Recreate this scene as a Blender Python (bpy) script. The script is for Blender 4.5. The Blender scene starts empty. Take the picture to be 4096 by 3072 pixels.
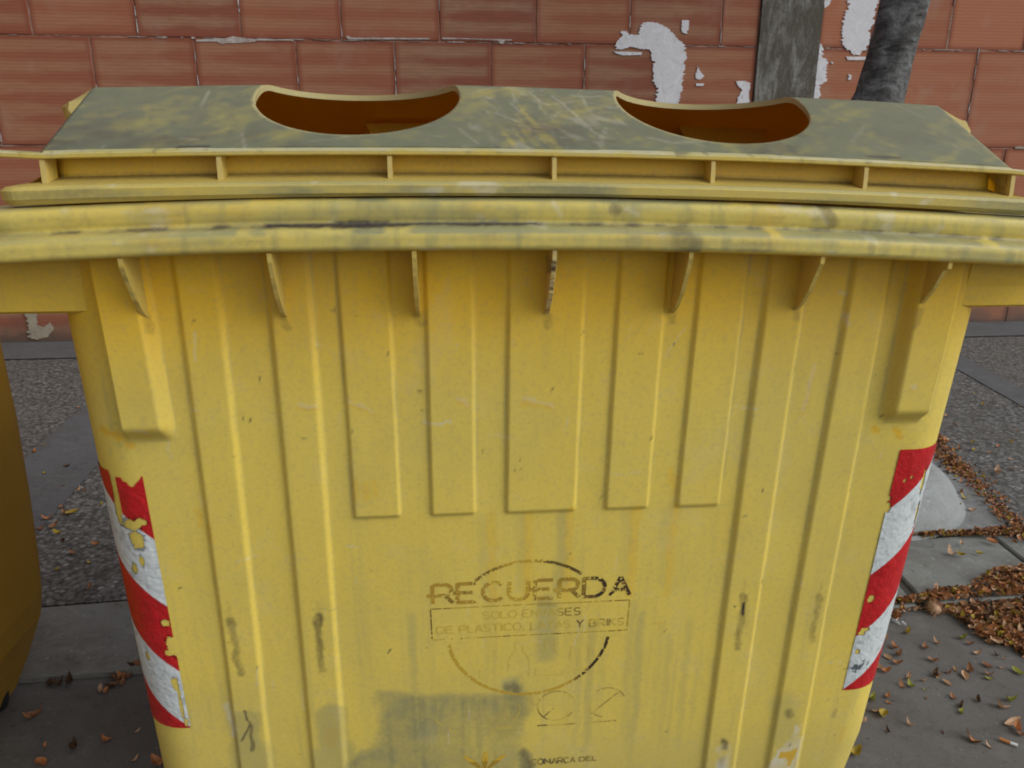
import bpy, math, random
import numpy as np
from mathutils import Matrix, Vector
from mathutils.geometry import delaunay_2d_cdt

random.seed(7)
rng = np.random.default_rng(7)
S = bpy.context.scene
COL = S.collection

# ------------------------------------------------------------------ camera, sky, sun, exposure
cam = bpy.data.cameras.new("camera")
cam.sensor_width = 36.0
cam.lens = 36.0 * 3064 / 4096
cam.clip_start = 0.02
cam.clip_end = 600
camo = bpy.data.objects.new("camera", cam)
COL.objects.link(camo)
camo.matrix_world = (Matrix.Translation((-0.1317, -0.9956, 1.35)) @ Matrix.Rotation(-0.0857, 4, 'Z')
                     @ Matrix.Rotation(math.pi / 2 - 0.2991, 4, 'X') @ Matrix.Rotation(0.0027, 4, 'Z'))
S.camera = camo

SUN_EL, SUN_AZ = math.radians(38), math.radians(120)      # azimuth clockwise from +Y: from the right, behind the camera
w = bpy.data.worlds.new("World"); S.world = w; w.use_nodes = True
nt = w.node_tree; nt.nodes.clear()
sky = nt.nodes.new("ShaderNodeTexSky"); sky.sky_type = 'NISHITA'; sky.sun_disc = False
sky.sun_elevation = SUN_EL; sky.sun_rotation = SUN_AZ
sky.air_density = 1.0; sky.dust_density = 3.0; sky.ozone_density = 1.0
hs = nt.nodes.new("ShaderNodeHueSaturation"); hs.inputs['Saturation'].default_value = 0.40
bg = nt.nodes.new("ShaderNodeBackground"); bg.inputs['Strength'].default_value = 0.15
wo = nt.nodes.new("ShaderNodeOutputWorld")
nt.links.new(sky.outputs[0], hs.inputs['Color']); nt.links.new(hs.outputs[0], bg.inputs[0]); nt.links.new(bg.outputs[0], wo.inputs[0])

sl = bpy.data.lights.new("sun", 'SUN'); sl.energy = 0.46; sl.angle = math.radians(48); sl.color = (1.0, 0.98, 0.94)
so = bpy.data.objects.new("sun", sl); COL.objects.link(so)
d = Vector((math.sin(SUN_AZ) * math.cos(SUN_EL), math.cos(SUN_AZ) * math.cos(SUN_EL), math.sin(SUN_EL)))
so.rotation_euler = d.to_track_quat('Z', 'Y').to_euler()

S.view_settings.view_transform = 'Standard'; S.view_settings.look = 'None'
S.view_settings.exposure = 0.28; S.view_settings.gamma = 1.0
S.render.engine = 'CYCLES'
S.cycles.filter_width = 1.9
S.cycles.max_bounces = 10; S.cycles.diffuse_bounces = 5

# ------------------------------------------------------------------ helpers
ORG = {}
def link(name, V, Fc, mat, parent=None, attrs=None, smooth=False, col=None):
    """one mesh object from world-space vertices; attrs/col are per-vertex RGBA arrays"""
    V = np.asarray(V, dtype=float).reshape(-1, 3)
    o0 = np.array(ORG.get(parent.name, (0, 0, 0))) if parent else np.zeros(3)
    me = bpy.data.meshes.new(name)
    me.from_pydata((V - o0).tolist(), [], Fc)
    for k, A in (attrs or {}).items():
        at = me.color_attributes.new(k, 'FLOAT_COLOR', 'POINT')
        A = np.asarray(A, dtype=np.float32)
        if A.shape[1] == 3: A = np.hstack([A, np.ones((len(A), 1), np.float32)])
        at.data.foreach_set('color', np.ascontiguousarray(A, dtype=np.float32).ravel())
    mats = mat if isinstance(mat, (list, tuple)) else [mat]
    for m in mats: me.materials.append(m)
    if smooth: me.polygons.foreach_set('use_smooth', [True] * len(me.polygons))
    me.update()
    o = bpy.data.objects.new(name, me); COL.objects.link(o)
    if parent: o.parent = parent
    ORG[o.name] = o0
    return o
def thing(name, label, cat, loc, group=None):
    o = bpy.data.objects.new(name, None); COL.objects.link(o); o.location = loc; o.empty_display_size = .1
    o['label'] = label; o['category'] = cat
    if group: o['group'] = group
    ORG[o.name] = np.array(loc, float)
    return o
def tag(o, label, cat, group=None, kind=None):
    if label: o['label'] = label
    if cat: o['category'] = cat
    if group: o['group'] = group
    if kind: o['kind'] = kind
    return o
class MB:
    def __init__(s): s.V = []; s.F = []
    def add(s, V, F):
        n = len(s.V); s.V += [tuple(v) for v in V]; s.F += [tuple(i + n for i in f) for f in F]
    def box(s, x0, x1, y0, y1, z0, z1, c=0.0):
        if c <= 0:
            V = [(x, y, z) for z in (z0, z1) for y in (y0, y1) for x in (x0, x1)]
            s.add(V, [(0, 2, 3, 1), (4, 5, 7, 6), (0, 1, 5, 4), (1, 3, 7, 5), (3, 2, 6, 7), (2, 0, 4, 6)])
        else:
            rings = []
            for z, k in ((z0, c), (z0 + c, 0), (z1 - c, 0), (z1, c)):
                rings.append([(x0 + k, y0 + k + (c - k) * .0, z), (x1 - k, y0 + k, z), (x1 - k, y1 - k, z), (x0 + k, y1 - k, z)])
            V = [p for r in rings for p in r]; F = [(3, 2, 1, 0), (12, 13, 14, 15)]
            for i in range(3):
                for j in range(4):
                    F.append((i * 4 + j, i * 4 + (j + 1) % 4, i * 4 + 4 + (j + 1) % 4, i * 4 + 4 + j))
            s.add(V, F)
    def loft(s, rings, closed=True, caps=False):
        n = len(rings[0]); base = len(s.V)
        for r in rings: s.V += [tuple(p) for p in r]
        m = n if closed else n - 1
        for i in range(len(rings) - 1):
            for j in range(m):
                a = base + i * n + j; b = base + i * n + (j + 1) % n
                s.F.append((a, b, b + n, a + n))
        if caps:
            s.F.append(tuple(base + j for j in reversed(range(n))))
            s.F.append(tuple(base + (len(rings) - 1) * n + j for j in range(n)))
    def tube(s, pts, rad, n=8, caps=True):
        rings = []
        for i, p in enumerate(pts):
            p = Vector(p); a = Vector(pts[max(i - 1, 0)]); b = Vector(pts[min(i + 1, len(pts) - 1)])
            t = (b - a).normalized(); up = Vector((0, 0, 1)) if abs(t.z) < .9 else Vector((1, 0, 0))
            x = t.cross(up).normalized(); y = t.cross(x)
            r = rad[i] if hasattr(rad, '__len__') else rad
            rings.append([p + (x * math.cos(2 * math.pi * k / n) + y * math.sin(2 * math.pi * k / n)) * r for k in range(n)])
        s.loft(rings, True, caps)
    def link(s, name, mat, parent=None, **k): return link(name, s.V, s.F, mat, parent, **k)

def hsh(i, j, seed):
    h = (i.astype(np.int64) * 374761393 + j.astype(np.int64) * 668265263 + seed * 974634777) & 0xffffffff
    h = ((h ^ (h >> 13)) * 1274126177) & 0xffffffff
    return ((h ^ (h >> 16)) & 0xffffff) / float(0xffffff)
def vn(x, y, seed=0):
    xi = np.floor(x); yi = np.floor(y); fx = x - xi; fy = y - yi
    fx = fx * fx * (3 - 2 * fx); fy = fy * fy * (3 - 2 * fy)
    a = hsh(xi, yi, seed); b = hsh(xi + 1, yi, seed); c = hsh(xi, yi + 1, seed); e = hsh(xi + 1, yi + 1, seed)
    return (a * (1 - fx) + b * fx) * (1 - fy) + (c * (1 - fx) + e * fx) * fy
def fbm(x, y, seed=0, o=4):
    x = np.asarray(x, float); y = np.asarray(y, float)
    r = 0; a = .5; t = 0
    for k in range(o):
        r = r + a * vn(x * 2 ** k + 17.3 * k, y * 2 ** k + 5.1 * k, seed + k); t += a; a *= .55
    return r / t
def ss(a, b, x):
    t = np.clip((x - a) / (b - a), 0, 1); return t * t * (3 - 2 * t)
def seg(u, z, a, b, wd, soft):
    """soft mask along a segment a-b in (u, z)"""
    a = np.array(a); b = np.array(b); dd = b - a; L = max(dd @ dd, 1e-9)
    t = np.clip(((u - a[0]) * dd[0] + (z - a[1]) * dd[1]) / L, 0, 1)
    q = np.hypot(u - a[0] - t * dd[0], z - a[1] - t * dd[1])
    return 1 - ss(wd, wd + soft, q)
def inpoly(u, z, P):
    r = np.zeros(np.shape(u), bool); n = len(P)
    for i in range(n):
        x0, y0 = P[i]; x1, y1 = P[(i + 1) % n]
        if y0 == y1: continue
        c = ((y0 > z) != (y1 > z)) & (u < (x1 - x0) * (z - y0) / (y1 - y0) + x0)
        r ^= c
    return r

# ---- node helpers
def new_mat(name):
    m = bpy.data.materials.new(name); m.use_nodes = True; n = m.node_tree; n.nodes.clear()
    return m, n, n.nodes, n.links
def N(n, t, **k):
    x = n.nodes.new(t)
    for a, b in k.items():
        if a.startswith('i_'): x.inputs[a[2:].replace('_', ' ')].default_value = b
        else: setattr(x, a, b)
    return x
def mixc(n, fac, a, b):
    x = n.nodes.new("ShaderNodeMix"); x.data_type = 'RGBA'
    for sock, v in ((x.inputs[0], fac), (x.inputs[6], a), (x.inputs[7], b)):
        if isinstance(v, (int, float)): sock.default_value = v
        elif isinstance(v, (tuple, list)): sock.default_value = (*v[:3], 1)
        else: n.links.new(v, sock)
    return x.outputs[2]
def ramp(n, src, stops):
    x = n.nodes.new("ShaderNodeValToRGB"); e = x.color_ramp.elements
    while len(e) < len(stops): e.new(.5)
    for q, (p, c) in zip(e, stops): q.position = p; q.color = (*(c if isinstance(c, (tuple, list)) else (c, c, c)), 1)
    n.links.new(src, x.inputs[0]); return x.outputs[0]
def noise(n, scale, detail=4, rough=.55, vec=None, dist=0):
    x = N(n, "ShaderNodeTexNoise", i_Scale=scale, i_Detail=detail, i_Roughness=rough, i_Distortion=dist)
    if vec: n.links.new(vec, x.inputs['Vector'])
    return x.outputs[0]
def pos(n, sc=(1, 1, 1)):
    g = N(n, "ShaderNodeNewGeometry"); m = N(n, "ShaderNodeMapping"); m.inputs['Scale'].default_value = sc
    n.links.new(g.outputs['Position'], m.inputs[0]); return m.outputs[0]
def principled(n, colr, rough=.6, bump=None, bs=.3, bd=.002, spec=.35, transl=0, tcol=None):
    p = N(n, "ShaderNodeBsdfPrincipled"); o = N(n, "ShaderNodeOutputMaterial")
    if isinstance(colr, (tuple, list)): p.inputs['Base Color'].default_value = (*colr[:3], 1)
    else: n.links.new(colr, p.inputs['Base Color'])
    if isinstance(rough, (int, float)): p.inputs['Roughness'].default_value = rough
    else: n.links.new(rough, p.inputs['Roughness'])
    p.inputs['Specular IOR Level'].default_value = spec
    if bump is not None:
        b = N(n, "ShaderNodeBump", i_Strength=bs, i_Distance=bd); n.links.new(bump, b.inputs['Height']); n.links.new(b.outputs[0], p.inputs['Normal'])
    if transl:
        t = N(n, "ShaderNodeBsdfTranslucent"); mx = N(n, "ShaderNodeMixShader"); mx.inputs[0].default_value = transl
        if tcol: t.inputs[0].default_value = (*tcol, 1)
        elif isinstance(colr, (tuple, list)): t.inputs[0].default_value = (*colr[:3], 1)
        else: n.links.new(colr, t.inputs[0])
        n.links.new(p.outputs[0], mx.inputs[1]); n.links.new(t.outputs[0], mx.inputs[2]); n.links.new(mx.outputs[0], o.inputs[0])
    else: n.links.new(p.outputs[0], o.inputs[0])
    return p
def flat_mat(name, c, rough=.6, var=.15, scale=30, spec=.3, transl=0):
    m, n, _, _ = new_mat(name)
    f = noise(n, scale, 5, .6, pos(n))
    cc = mixc(n, f, tuple(x * (1 - var) for x in c), tuple(min(1, x * (1 + var)) for x in c))
    principled(n, cc, rough, f, .3, .002, spec, transl); return m

# plastic whose wear (R grey dirt, G dark grime, B fresh orange-yellow and painted shade, A pale scuff) comes from a vertex attribute
def plastic(name, base, base2, fresh_and_shade=(.80, .47, .012), transl=.0, grey=(.30, .30, .145), tcol=(.85, .40, .008)):
    m, n, _, _ = new_mat(name)
    P = pos(n)
    f1 = noise(n, 7, 5, .6, P); f2 = noise(n, 160, 3, .6, P); f3 = noise(n, 45, 5, .65, pos(n, (1, 1, .25)))
    c = mixc(n, ramp(n, f1, [(.35, 0.), (.65, 1.)]), base, base2)
    c = mixc(n, ramp(n, f3, [(.45, 0.), (.8, .22)]), c, tuple(x * .72 for x in base))
    a = N(n, "ShaderNodeAttribute", attribute_name="wear_and_shade"); sp = N(n, "ShaderNodeSeparateColor"); n.links.new(a.outputs['Color'], sp.inputs[0])
    def brk(sock, lo, hi, amt):
        mm = N(n, "ShaderNodeMath", operation='MULTIPLY_ADD'); n.links.new(f2, mm.inputs[0]); mm.inputs[1].default_value = amt; n.links.new(sock, mm.inputs[2])
        r = N(n, "ShaderNodeMapRange"); r.inputs[1].default_value = lo + amt * .5; r.inputs[2].default_value = hi + amt * .5; n.links.new(mm.outputs[0], r.inputs[0]); return r.outputs[0]
    c = mixc(n, brk(sp.outputs[2], .0, 1., .08), c, fresh_and_shade)
    c = mixc(n, brk(sp.outputs[0], .0, 1., .14), c, grey)
    c = mixc(n, brk(a.outputs['Alpha'], .0, 1., .3), c, (.66, .64, .50))
    c = mixc(n, brk(sp.outputs[1], .0, 1., .5), c, (.035, .032, .035))
    r = ramp(n, f1, [(.3, .42), (.7, .56)])
    principled(n, c, r, f2, .05, .0006, .38, transl, tcol)
    return m
M_BODY = plastic('yellow_plastic', (.775, .618, .115), (.745, .603, .126), transl=.10)
M_RIB = plastic('thin_yellow_plastic', (.76, .60, .09), (.71, .57, .10), transl=.22, tcol=(.85, .50, .03))
M_LID = plastic('weathered_lid_plastic', (.60, .50, .085), (.50, .44, .10), transl=.22, grey=(.165, .200, .122))
M_TAPE, n, _, _ = new_mat('reflective_film')
_cr = noise(n, 70, 4, .6, pos(n))
_a = N(n, "ShaderNodeAttribute", attribute_name="print"); _f = noise(n, 220, 4, .6, pos(n))
principled(n, mixc(n, ramp(n, _f, [(.55, 0.), (.8, .12)]), _a.outputs['Color'], (.25, .27, .27)), .38, _cr, .8, .0025, .4)
M_INK, n, _, _ = new_mat('worn_print')
_a = N(n, "ShaderNodeAttribute", attribute_name="print"); principled(n, _a.outputs['Color'], .6)
M_BLACK = flat_mat('black_rubber', (.012, .012, .013), .7)
M_GALV = flat_mat('galvanised_steel', (.35, .36, .37), .45, spec=.5)

# ------------------------------------------------------------------ the yellow container
BIN = thing('recycling_container', 'large worn yellow plastic waste container with ribbed front and two round lid holes', 'waste container', (0, .5, -.015))
def FY(z): return .0904 - .08 * np.asarray(z)
def WL(z): return .638 - np.clip(.34 - z, 0, 1) * .12
def WR(z): return .614 + .027 * np.clip(z - .34, -1, .9) - np.clip(.34 - z, 0, 1) * .12
R_ = .075
RIBS = []   # (u0 top, u0 bottom(z=.3), u1 top, u1 bottom, zbottom, height, bevel)
for a in ((-.472, -.492, -.417, -.440, -1, .0060, .0085), (-.360, -.374, -.304, -.318, -1, .0060, .0085),
          (.296, .298, .353, .357, -1, .0060, .0085), (.413, .414, .469, .473, -1, .0060, .0085),
          (-.271, -.275, -.205, -.208, .838, .0048, .004), (-.160, -.164, -.097, -.098, .838, .0048, .004),
          (-.052, -.053, .050, .051, .837, .0048, .004), (.094, .096, .159, .160, .837, .0048, .004),
          (.203, .203, .268, .269, .837, .0048, .004),
          (-.578, -.585, -.506, -.503, .972, .020, .016), (.497, .503, .568, .573, .968, .020, .016)): RIBS.append(a)
def ribh(u, z):
    h = np.zeros(np.shape(u)); t = np.clip((1.18 - z) / .88, 0, 1)
    for a0, a1, b0, b1, zb, hh, bv in RIBS:
        l = a0 + (a1 - a0) * t; r = b0 + (b1 - b0) * t
        p = ss(-bv * .35, bv * .65, u - l) * ss(-bv * .35, bv * .65, r - u)
        if zb > 0: p = p * ss(-bv * .35, bv * (.65 if hh < .01 else 1.5), z - zb)
        h = np.maximum(h, hh * p)
    return h

def body_wear_and_shade(u, y, z, front):
    n1 = fbm(u * 6, z * 6, 3, 5); st = fbm(u * 75, z * 3, 9, 5); n3 = fbm(u * 45, z * 45, 21, 4)
    R = .02 + .15 * ss(.45, .80, n1) + .24 * ss(.52, .85, st) * (.3 + ss(.9, .35, z))
    G = np.zeros_like(u); B = .06 * ss(.55, .85, fbm(u * 14, z * 5, 33, 4)) + .04 + .30 * ss(.98, 1.12, z) + .52 * ss(1.07, 1.19, z); A = .08 * ss(.62, .8, fbm(u * 22, z * 22, 41, 4))  # B deepens towards the rim: golden under-rim shade painted into the colour
    w1 = (n3 - .5) * .02
    h0 = ribh(u, z); hn = np.maximum(ribh(u + .005, z), np.maximum(ribh(u - .005, z), ribh(u, z + .005)))
    R = np.maximum(R, (h0 < .0009) * ss(.0008, .004, hn) * (.10 + .32 * ss(.4, .7, n1)))
    B = np.maximum(B, (h0 > .0009) * (ribh(u + .0045, z) < h0 * .55) * .12)  # right-hand rib bevels tinted: edge highlight painted into the colour
    def sm(a, b, wd, soft, v, ch='G'):
        nonlocal R, G, B, A
        k = seg(u + w1 * .6, z + w1, a, b, wd, soft) * v
        if ch == 'G': G = np.maximum(G, k)
        elif ch == 'R': R = np.maximum(R, k)
        elif ch == 'B': B = np.maximum(B, k)
        else: A = np.maximum(A, k)
    # four rubbed smears
    brkn = .45 + .9 * fbm(u * 160, z * 60, 91, 3)
    def smg(a, b, wd, soft, v):
        nonlocal G
        G = np.maximum(G, seg(u + w1 * .5, z + w1, a, b, wd, soft) ** 1.5 * v * np.clip(brkn, 0, 1.1))
    for a, b, v in (((-.468, .668), (-.464, .568), .50), ((-.337, .668), (-.340, .568), .62), ((.326, .672), (.329, .570), .50), ((.4525, .662), (.453, .575), .40)):
        smg(a, b, .0015, .0085, v); smg(a, (a[0] + .001, a[1] - .006), .004, .008, v * 1.15); smg(b, (b[0], b[1] + .01), .002, .009, v * .9); smg((a[0], a[1] + .03), a, .001, .006, .16)
    smg((.327, .655), (.328, .632), .001, .006, .95)
    # oval scuffed spots low on the long bands
    sm((-.468, .475), (-.470, .42), .016, .016, .55, 'R'); sm((-.335, .475), (-.336, .40), .015, .017, .55, 'R')
    sm((-.335, .44), (-.336, .42), .008, .008, .4, 'B')
    sm((-.468, .40), (-.46, .30), .022, .03, .50, 'R'); sm((-.335, .38), (-.34, .30), .025, .03, .50, 'R')
    sm((-.466, .497), (-.462, .466), .001, .002, .75); sm((-.462, .466), (-.476, .438), .0008, .0018, .75); sm((-.462, .466), (-.463, .415), .002, .003, .6)
    sm((-.335, .335), (-.336, .31), .004, .008, .7)
    # grey-olive smudge in the middle and drips under the print
    wu = u + (fbm(u * 26, z * 26, 97, 4) - .5) * .04; wz = z + (fbm(u * 22, z * 22, 98, 4) - .5) * .022 - .02 * ss(-.16, -.26, u)
    m_ = ss(-.285, -.235, wu + .06 * ss(.42, .36, z)) * ss(-.005, -.035, wu) * ss(.512, .486, wz) * (1 - .45 * ss(-.20, -.09, u) * ss(.50, .42, z) * ss(.3, .6, n1))
    R = np.maximum(R, m_ * (.64 + .20 * ss(.35, .7, n3) * ss(.35, .65, n1) + .22 * ss(.45, .75, st))); G = np.maximum(G, m_ * (.05 + .14 * ss(.45, .7, st)))
    smg((-.045, .511), (-.032, .508), .003, .014, .50); sm((-.04, .51), (-.03, .46), .010, .02, .70, 'R'); sm((-.03, .47), (-.055, .43), .02, .02, .16)
    smg((-.019, .368), (-.010, .31), .002, .014, .62); sm((-.019, .36), (-.010, .30), .008, .016, .7, 'R')
    sm((.013, .668), (.014, .575), .006, .022, .50, 'R'); sm((.002, .672), (.026, .671), .002, .004, .25)
    for k, uu in enumerate((.05, .065, .085, .105, .15, .165, .2, .215, -.20, -.28, .245)):
        sm((uu, .66 - .02 * (k % 4)), (uu + .004, .30), .002, .010, .16 + .10 * (k % 3), 'R')
    for k, uu in enumerate((-.085, -.03, .03, .13, .19)):
        sm((uu, .83), (uu + .002, .70), .003, .012, .18 + .2 * (uu == .03), 'R'); sm((uu + .012, .835), (uu + .013, .68), .004, .006, .35, 'B')
    # white paint patch, orange inside it
    wp = inpoly(u + (n3 - .5) * .03, z + (n3 - .5) * .04, [(.425, .338), (.440, .355), (.452, .395), (.468, .392), (.47, .28), (.418, .28)])
    A = np.where(wp, np.clip(.15 + 1.3 * (fbm(u * 60, z * 30, 95, 4) - .2), 0, .95), A); wo_ = inpoly(u + (n3 - .5) * .02, z + (n3 - .5) * .02, [(.433, .338), (.462, .340), (.460, .318), (.455, .300), (.446, .298), (.446, .32), (.434, .322)])
    A = np.where(wo_, 0, A); B = np.where(wo_, 1., B)
    smg((.436, .430), (.440, .418), .002, .009, .5); sm((.427, .44), (.437, .36), .01, .03, .38, 'R')
    smg((.329, .374), (.331, .350), .001, .010, .75); A = np.maximum(A, seg(u + w1, z + w1, (.330, .35), (.334, .30), .004, .014) * np.clip(2.2 * (n3 - .25), 0, .85)); sm((.329, .325), (.332, .315), .002, .008, .3)
    sm((.523, .415), (.524, .405), .002, .004, .3)
    # scuffs: pale tick with an orange line below it
    for a, b in (((-.335, 1.021), (-.311, 1.016)), ((-.268, 1.022), (-.234, 1.009)), ((-.121, 1.022), (-.110, 1.020)), ((-.110, 1.020), (-.108, 1.008)), ((-.031, 1.016), (.012, 1.007)), ((-.476, 1.013), (-.468, 1.011)), ((-.548, .99), (-.535, .985)), ((.522, 1.03), (.53, 1.03)), ((.40, 1.16), (.41, 1.158)), ((.412, 1.13), (.42, 1.12)), ((.378, .99), (.386, 1.06))):
        sm(a, b, .0012, .003, .30, 'A'); sm((a[0], a[1] - .0035), (b[0], b[1] - .0035), .0012, .004, .5, 'B')
    sm((-.17, .983), (-.132, .983), .001, .002, .5, 'A')
    for a in ((-.60, .985), (-.585, .975), (-.57, .965), (.49, .955), (.53, .945), (.525, .955)): sm(a, (a[0] + .006, a[1] - .004), .003, .004, .8, 'B')
    sm((-.497, .50), (-.487, .46), .002, .005, .45, 'A'); sm((-.487, .46), (-.492, .44), .0015, .003, .5, 'A')
    for a in ((-.267, .90), (-.24, .90), (-.253, .895), (-.49, .86), (-.478, .83), (.19, .90), (.197, .88), (.545, .37)): sm(a, (a[0], a[1] - .025), .002, .006, .4, 'B')
    # small dark specks and nicks
    r = random.Random(5)
    for k in range(60):
        uu = r.uniform(-.58, .56); zz = r.uniform(.35, 1.16) if k % 3 else r.uniform(.9, 1.15); L = r.uniform(0, .006) ; an = r.choice((0, 1.2, 1.57, .2))
        sm((uu, zz), (uu + L * math.cos(an), zz + L * math.sin(an)), .0006, .0014, r.uniform(.3, .8))
    for k in range(90):
        uu = r.uniform(-.6, .58); zz = r.uniform(.34, 1.15); L = r.uniform(.006, .05); an = r.choice((1.57, 1.5, 1.65, 0, .1, r.uniform(0, 3.1)))
        sm((uu, zz), (uu + L * math.cos(an), zz - L * math.sin(an)), .0002, .0013, r.uniform(.15, .5), r.choice(('A', 'A', 'B', 'R')))
    # dark spot and grey streak where the brackets meet the wall
    for k in range(7):
        uu = (k - 3) * .17; sm((uu, 1.140), (uu + .002, 1.125), .002, .006, .30); sm((uu, 1.12), (uu, 1.07), .003, .012, .12, 'R')
    R = np.maximum(R, .30 * ss(.46, .30, z)); 
    R = np.where(front, R, R * .8 + .1)
    return np.stack([R, G, B, A], 1)

# --- body: dense front and corners, coarse sides/back, inner skin
zs = np.concatenate([np.linspace(.16, .30, 10)[:-1], np.arange(.30, 1.2379, .0032)])
uf = np.linspace(-1, 1, 480)
rows = []; frn = []
for z in zs:
    wl, wr = float(WL(z)), float(WR(z)); f = float(FY(z)) + float(np.clip(.24 - z, 0, 1)) * .5; yb = .97 - .10 * (1.2 - z)
    u0, u1 = -(wl - R_), wr - R_
    P = [(-wl, y) for y in np.linspace(yb - R_, f + R_ + .02, 14)]
    P += [(-wl + R_ - R_ * math.cos(a), f + R_ - R_ * math.sin(a)) for a in np.linspace(0, math.pi / 2, 22)[:-1]]
    uu = u0 + (u1 - u0) * (uf + 1) / 2
    hh = ribh(uu, np.full_like(uu, z)) if z > .2 else np.zeros_like(uu)
    wob = (fbm(uu * 4, np.full_like(uu, z * 3), 77, 2) - .5) * .004
    P += list(zip(uu, f - hh + wob * ss(0, .05, uu - u0) * ss(0, .05, u1 - uu)))
    P += [(wr - R_ + R_ * math.sin(a), f + R_ - R_ * math.cos(a)) for a in np.linspace(0, math.pi / 2, 22)[1:]]
    P += [(wr, y) for y in np.linspace(f + R_ + .02, yb - R_, 14)]
    P += [(wr - R_ + R_ * math.cos(a), yb - R_ + R_ * math.sin(a)) for a in np.linspace(0, math.pi / 2, 8)]
    P += [(x, yb) for x in np.linspace(wr - R_, -wl + R_, 6)[1:-1]]
    P += [(-wl + R_ - R_ * math.sin(a), yb - R_ + R_ * math.cos(a)) for a in np.linspace(0, math.pi / 2, 8)]
    rows.append(np.array([(x, y, z) for x, y in P])); 
A = np.array(rows); nr, nc, _ = A.shape
mb = MB(); mb.loft([list(map(tuple, r)) for r in A], True); V = np.array(mb.V); Fc = mb.F
Fc.append(tuple(reversed(range(nc))))
# inner skin
n0 = len(V); inn = []
for z in (.18, .3, .6, .9, 1.15, 1.2376):
    wl, wr = float(WL(z)) - .006, float(WR(z)) - .006; f = float(FY(z)) + .006 + .01; yb = .97 - .10 * (1.2 - z) - .006
    rr = []
    for cx, cy, a0 in ((-wl + R_, f + R_, math.pi), (wr - R_, f + R_, 1.5 * math.pi), (wr - R_, yb - R_, 0), (-wl + R_, yb - R_, .5 * math.pi)):
        rr += [(cx + R_ * math.cos(a0 + t), cy + R_ * math.sin(a0 + t), z) for t in np.linspace(0, math.pi / 2, 8)]
    inn.append(rr)
mb2 = MB(); mb2.loft(inn, True); mb2.F.append(tuple(range(32)))
V = np.vstack([V, np.array(mb2.V)]); Fc = Fc + [tuple(reversed([i + n0 for i in f])) for f in mb2.F]
W = body_wear_and_shade(V[:, 0], V[:, 1], V[:, 2], (V[:, 1] < .2))
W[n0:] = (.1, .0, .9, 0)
body = link('body', V, Fc, M_BODY, BIN, {'wear_and_shade': W}, smooth=True)

# --- loops with the slight warp of the old rim
def warp_r(x): return -.0128 * x - .0444 * x * x
def warp_l(x): return -.0143 * x - .0345 * x * x
def rrect(hw, y0, y1, r, nf=0, ns=6, nco=8):
    """perimeter starting at the left end of the front edge"""
    P = [(x, y0) for x in np.linspace(-hw + r, hw - r, max(nf, 2))]
    P += [(hw - r + r * math.sin(a), y0 + r - r * math.cos(a)) for a in np.linspace(0, math.pi / 2, nco)[1:]]
    P += [(hw, y) for y in np.linspace(y0 + r, y1 - r, ns)[1:]]
    P += [(hw - r + r * math.cos(a), y1 - r + r * math.sin(a)) for a in np.linspace(0, math.pi / 2, nco)[1:]]
    P += [(x, y1) for x in np.linspace(hw - r, -hw + r, 12)[1:]]
    P += [(-hw + r - r * math.sin(a), y1 - r + r * math.cos(a)) for a in np.linspace(0, math.pi / 2, nco)[1:]]
    P += [(-hw, y) for y in np.linspace(y1 - r, y0 + r, ns)[1:]]
    P += [(-hw + r - r * math.cos(a), y0 + r - r * math.sin(a)) for a in np.linspace(0, math.pi / 2, nco)[1:-1]]
    return np.array(P)
def resample(prof, st=.0025):
    out = [prof[0]]
    for a, b in zip(prof, prof[1:]):
        L = math.dist(a, b); k = max(1, int(L / st))
        out += [tuple(np.array(a) + (np.array(b) - np.array(a)) * i / k) for i in range(1, k + 1)]
    return out
def ring_loft(prof, hw, y1, r, warp, nf=500, st=.0025):
    rings = []
    for o, z in resample(prof, st):
        P = rrect(hw - o, o, y1 - (o + .07), r, nf)
        rings.append(np.column_stack([P, z + warp(P[:, 0])]))
    m = MB(); m.loft([list(map(tuple, q)) for q in rings], True); return np.array(m.V), m.F
# rim profile: (offset from the front plane Y=0, height)
prof = [(.012, 1.2375), (-.040, 1.2325), (-.064, 1.2305), (-.0700, 1.2322), (-.0728, 1.2360), (-.0728, 1.2480), (-.0712, 1.2530), (-.0670, 1.2562), (-.0600, 1.2578), (-.0500, 1.2592), (-.0462, 1.2606), (-.0452, 1.2640), (-.0470, 1.2690), (-.0480, 1.2780), (-.0468, 1.2838), (-.043, 1.2882), (-.036, 1.2910), (-.018, 1.2915), (.004, 1.286), (.008, 1.25), (.012, 1.2375)]
V, Fc = ring_loft(prof, .658, 1.0, .07, warp_r)
V[:, 2] += (fbm(V[:, 0] * 3, V[:, 0] * 0, 4, 2) - .5) * .0035
u, z0 = V[:, 0], V[:, 2] - warp_r(V[:, 0])
fr = V[:, 1] < .02
n1 = fbm(u * 9, z0 * 30, 5, 5); n2 = fbm(u * 60, z0 * 12, 6, 4); n3 = fbm(u * 70, z0 * 90, 8, 4); n4 = fbm(u * 3, z0 * 0, 15, 2)
edge = np.maximum(1 - ss(.0035, .0065, np.abs(z0 - 1.2565)), 1 - ss(.002, .006, np.abs(z0 - 1.2905)))
vst = fbm(u * 90, z0 * 8, 19, 3)
R = .30 + .40 * ss(.42, .75, n1) + .25 * ss(.5, .8, n2) + .15 * ss(.5, .8, vst)
R = np.maximum(R, edge * (.75 + .9 * (n1 - .3)) * (1 - .8 * ss(.60, .7, fbm(u * 14, z0 * 3, 61, 3))))
R = R * (.62 + .38 * ss(-.6, -.25, u))
G = .14 * ss(.58, .8, fbm(u * 22, z0 * 70, 12, 4)) + .12 * ss(.45, .8, n4) * ss(.5, .8, n1) + .12 * ss(.6, .8, vst)
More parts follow.
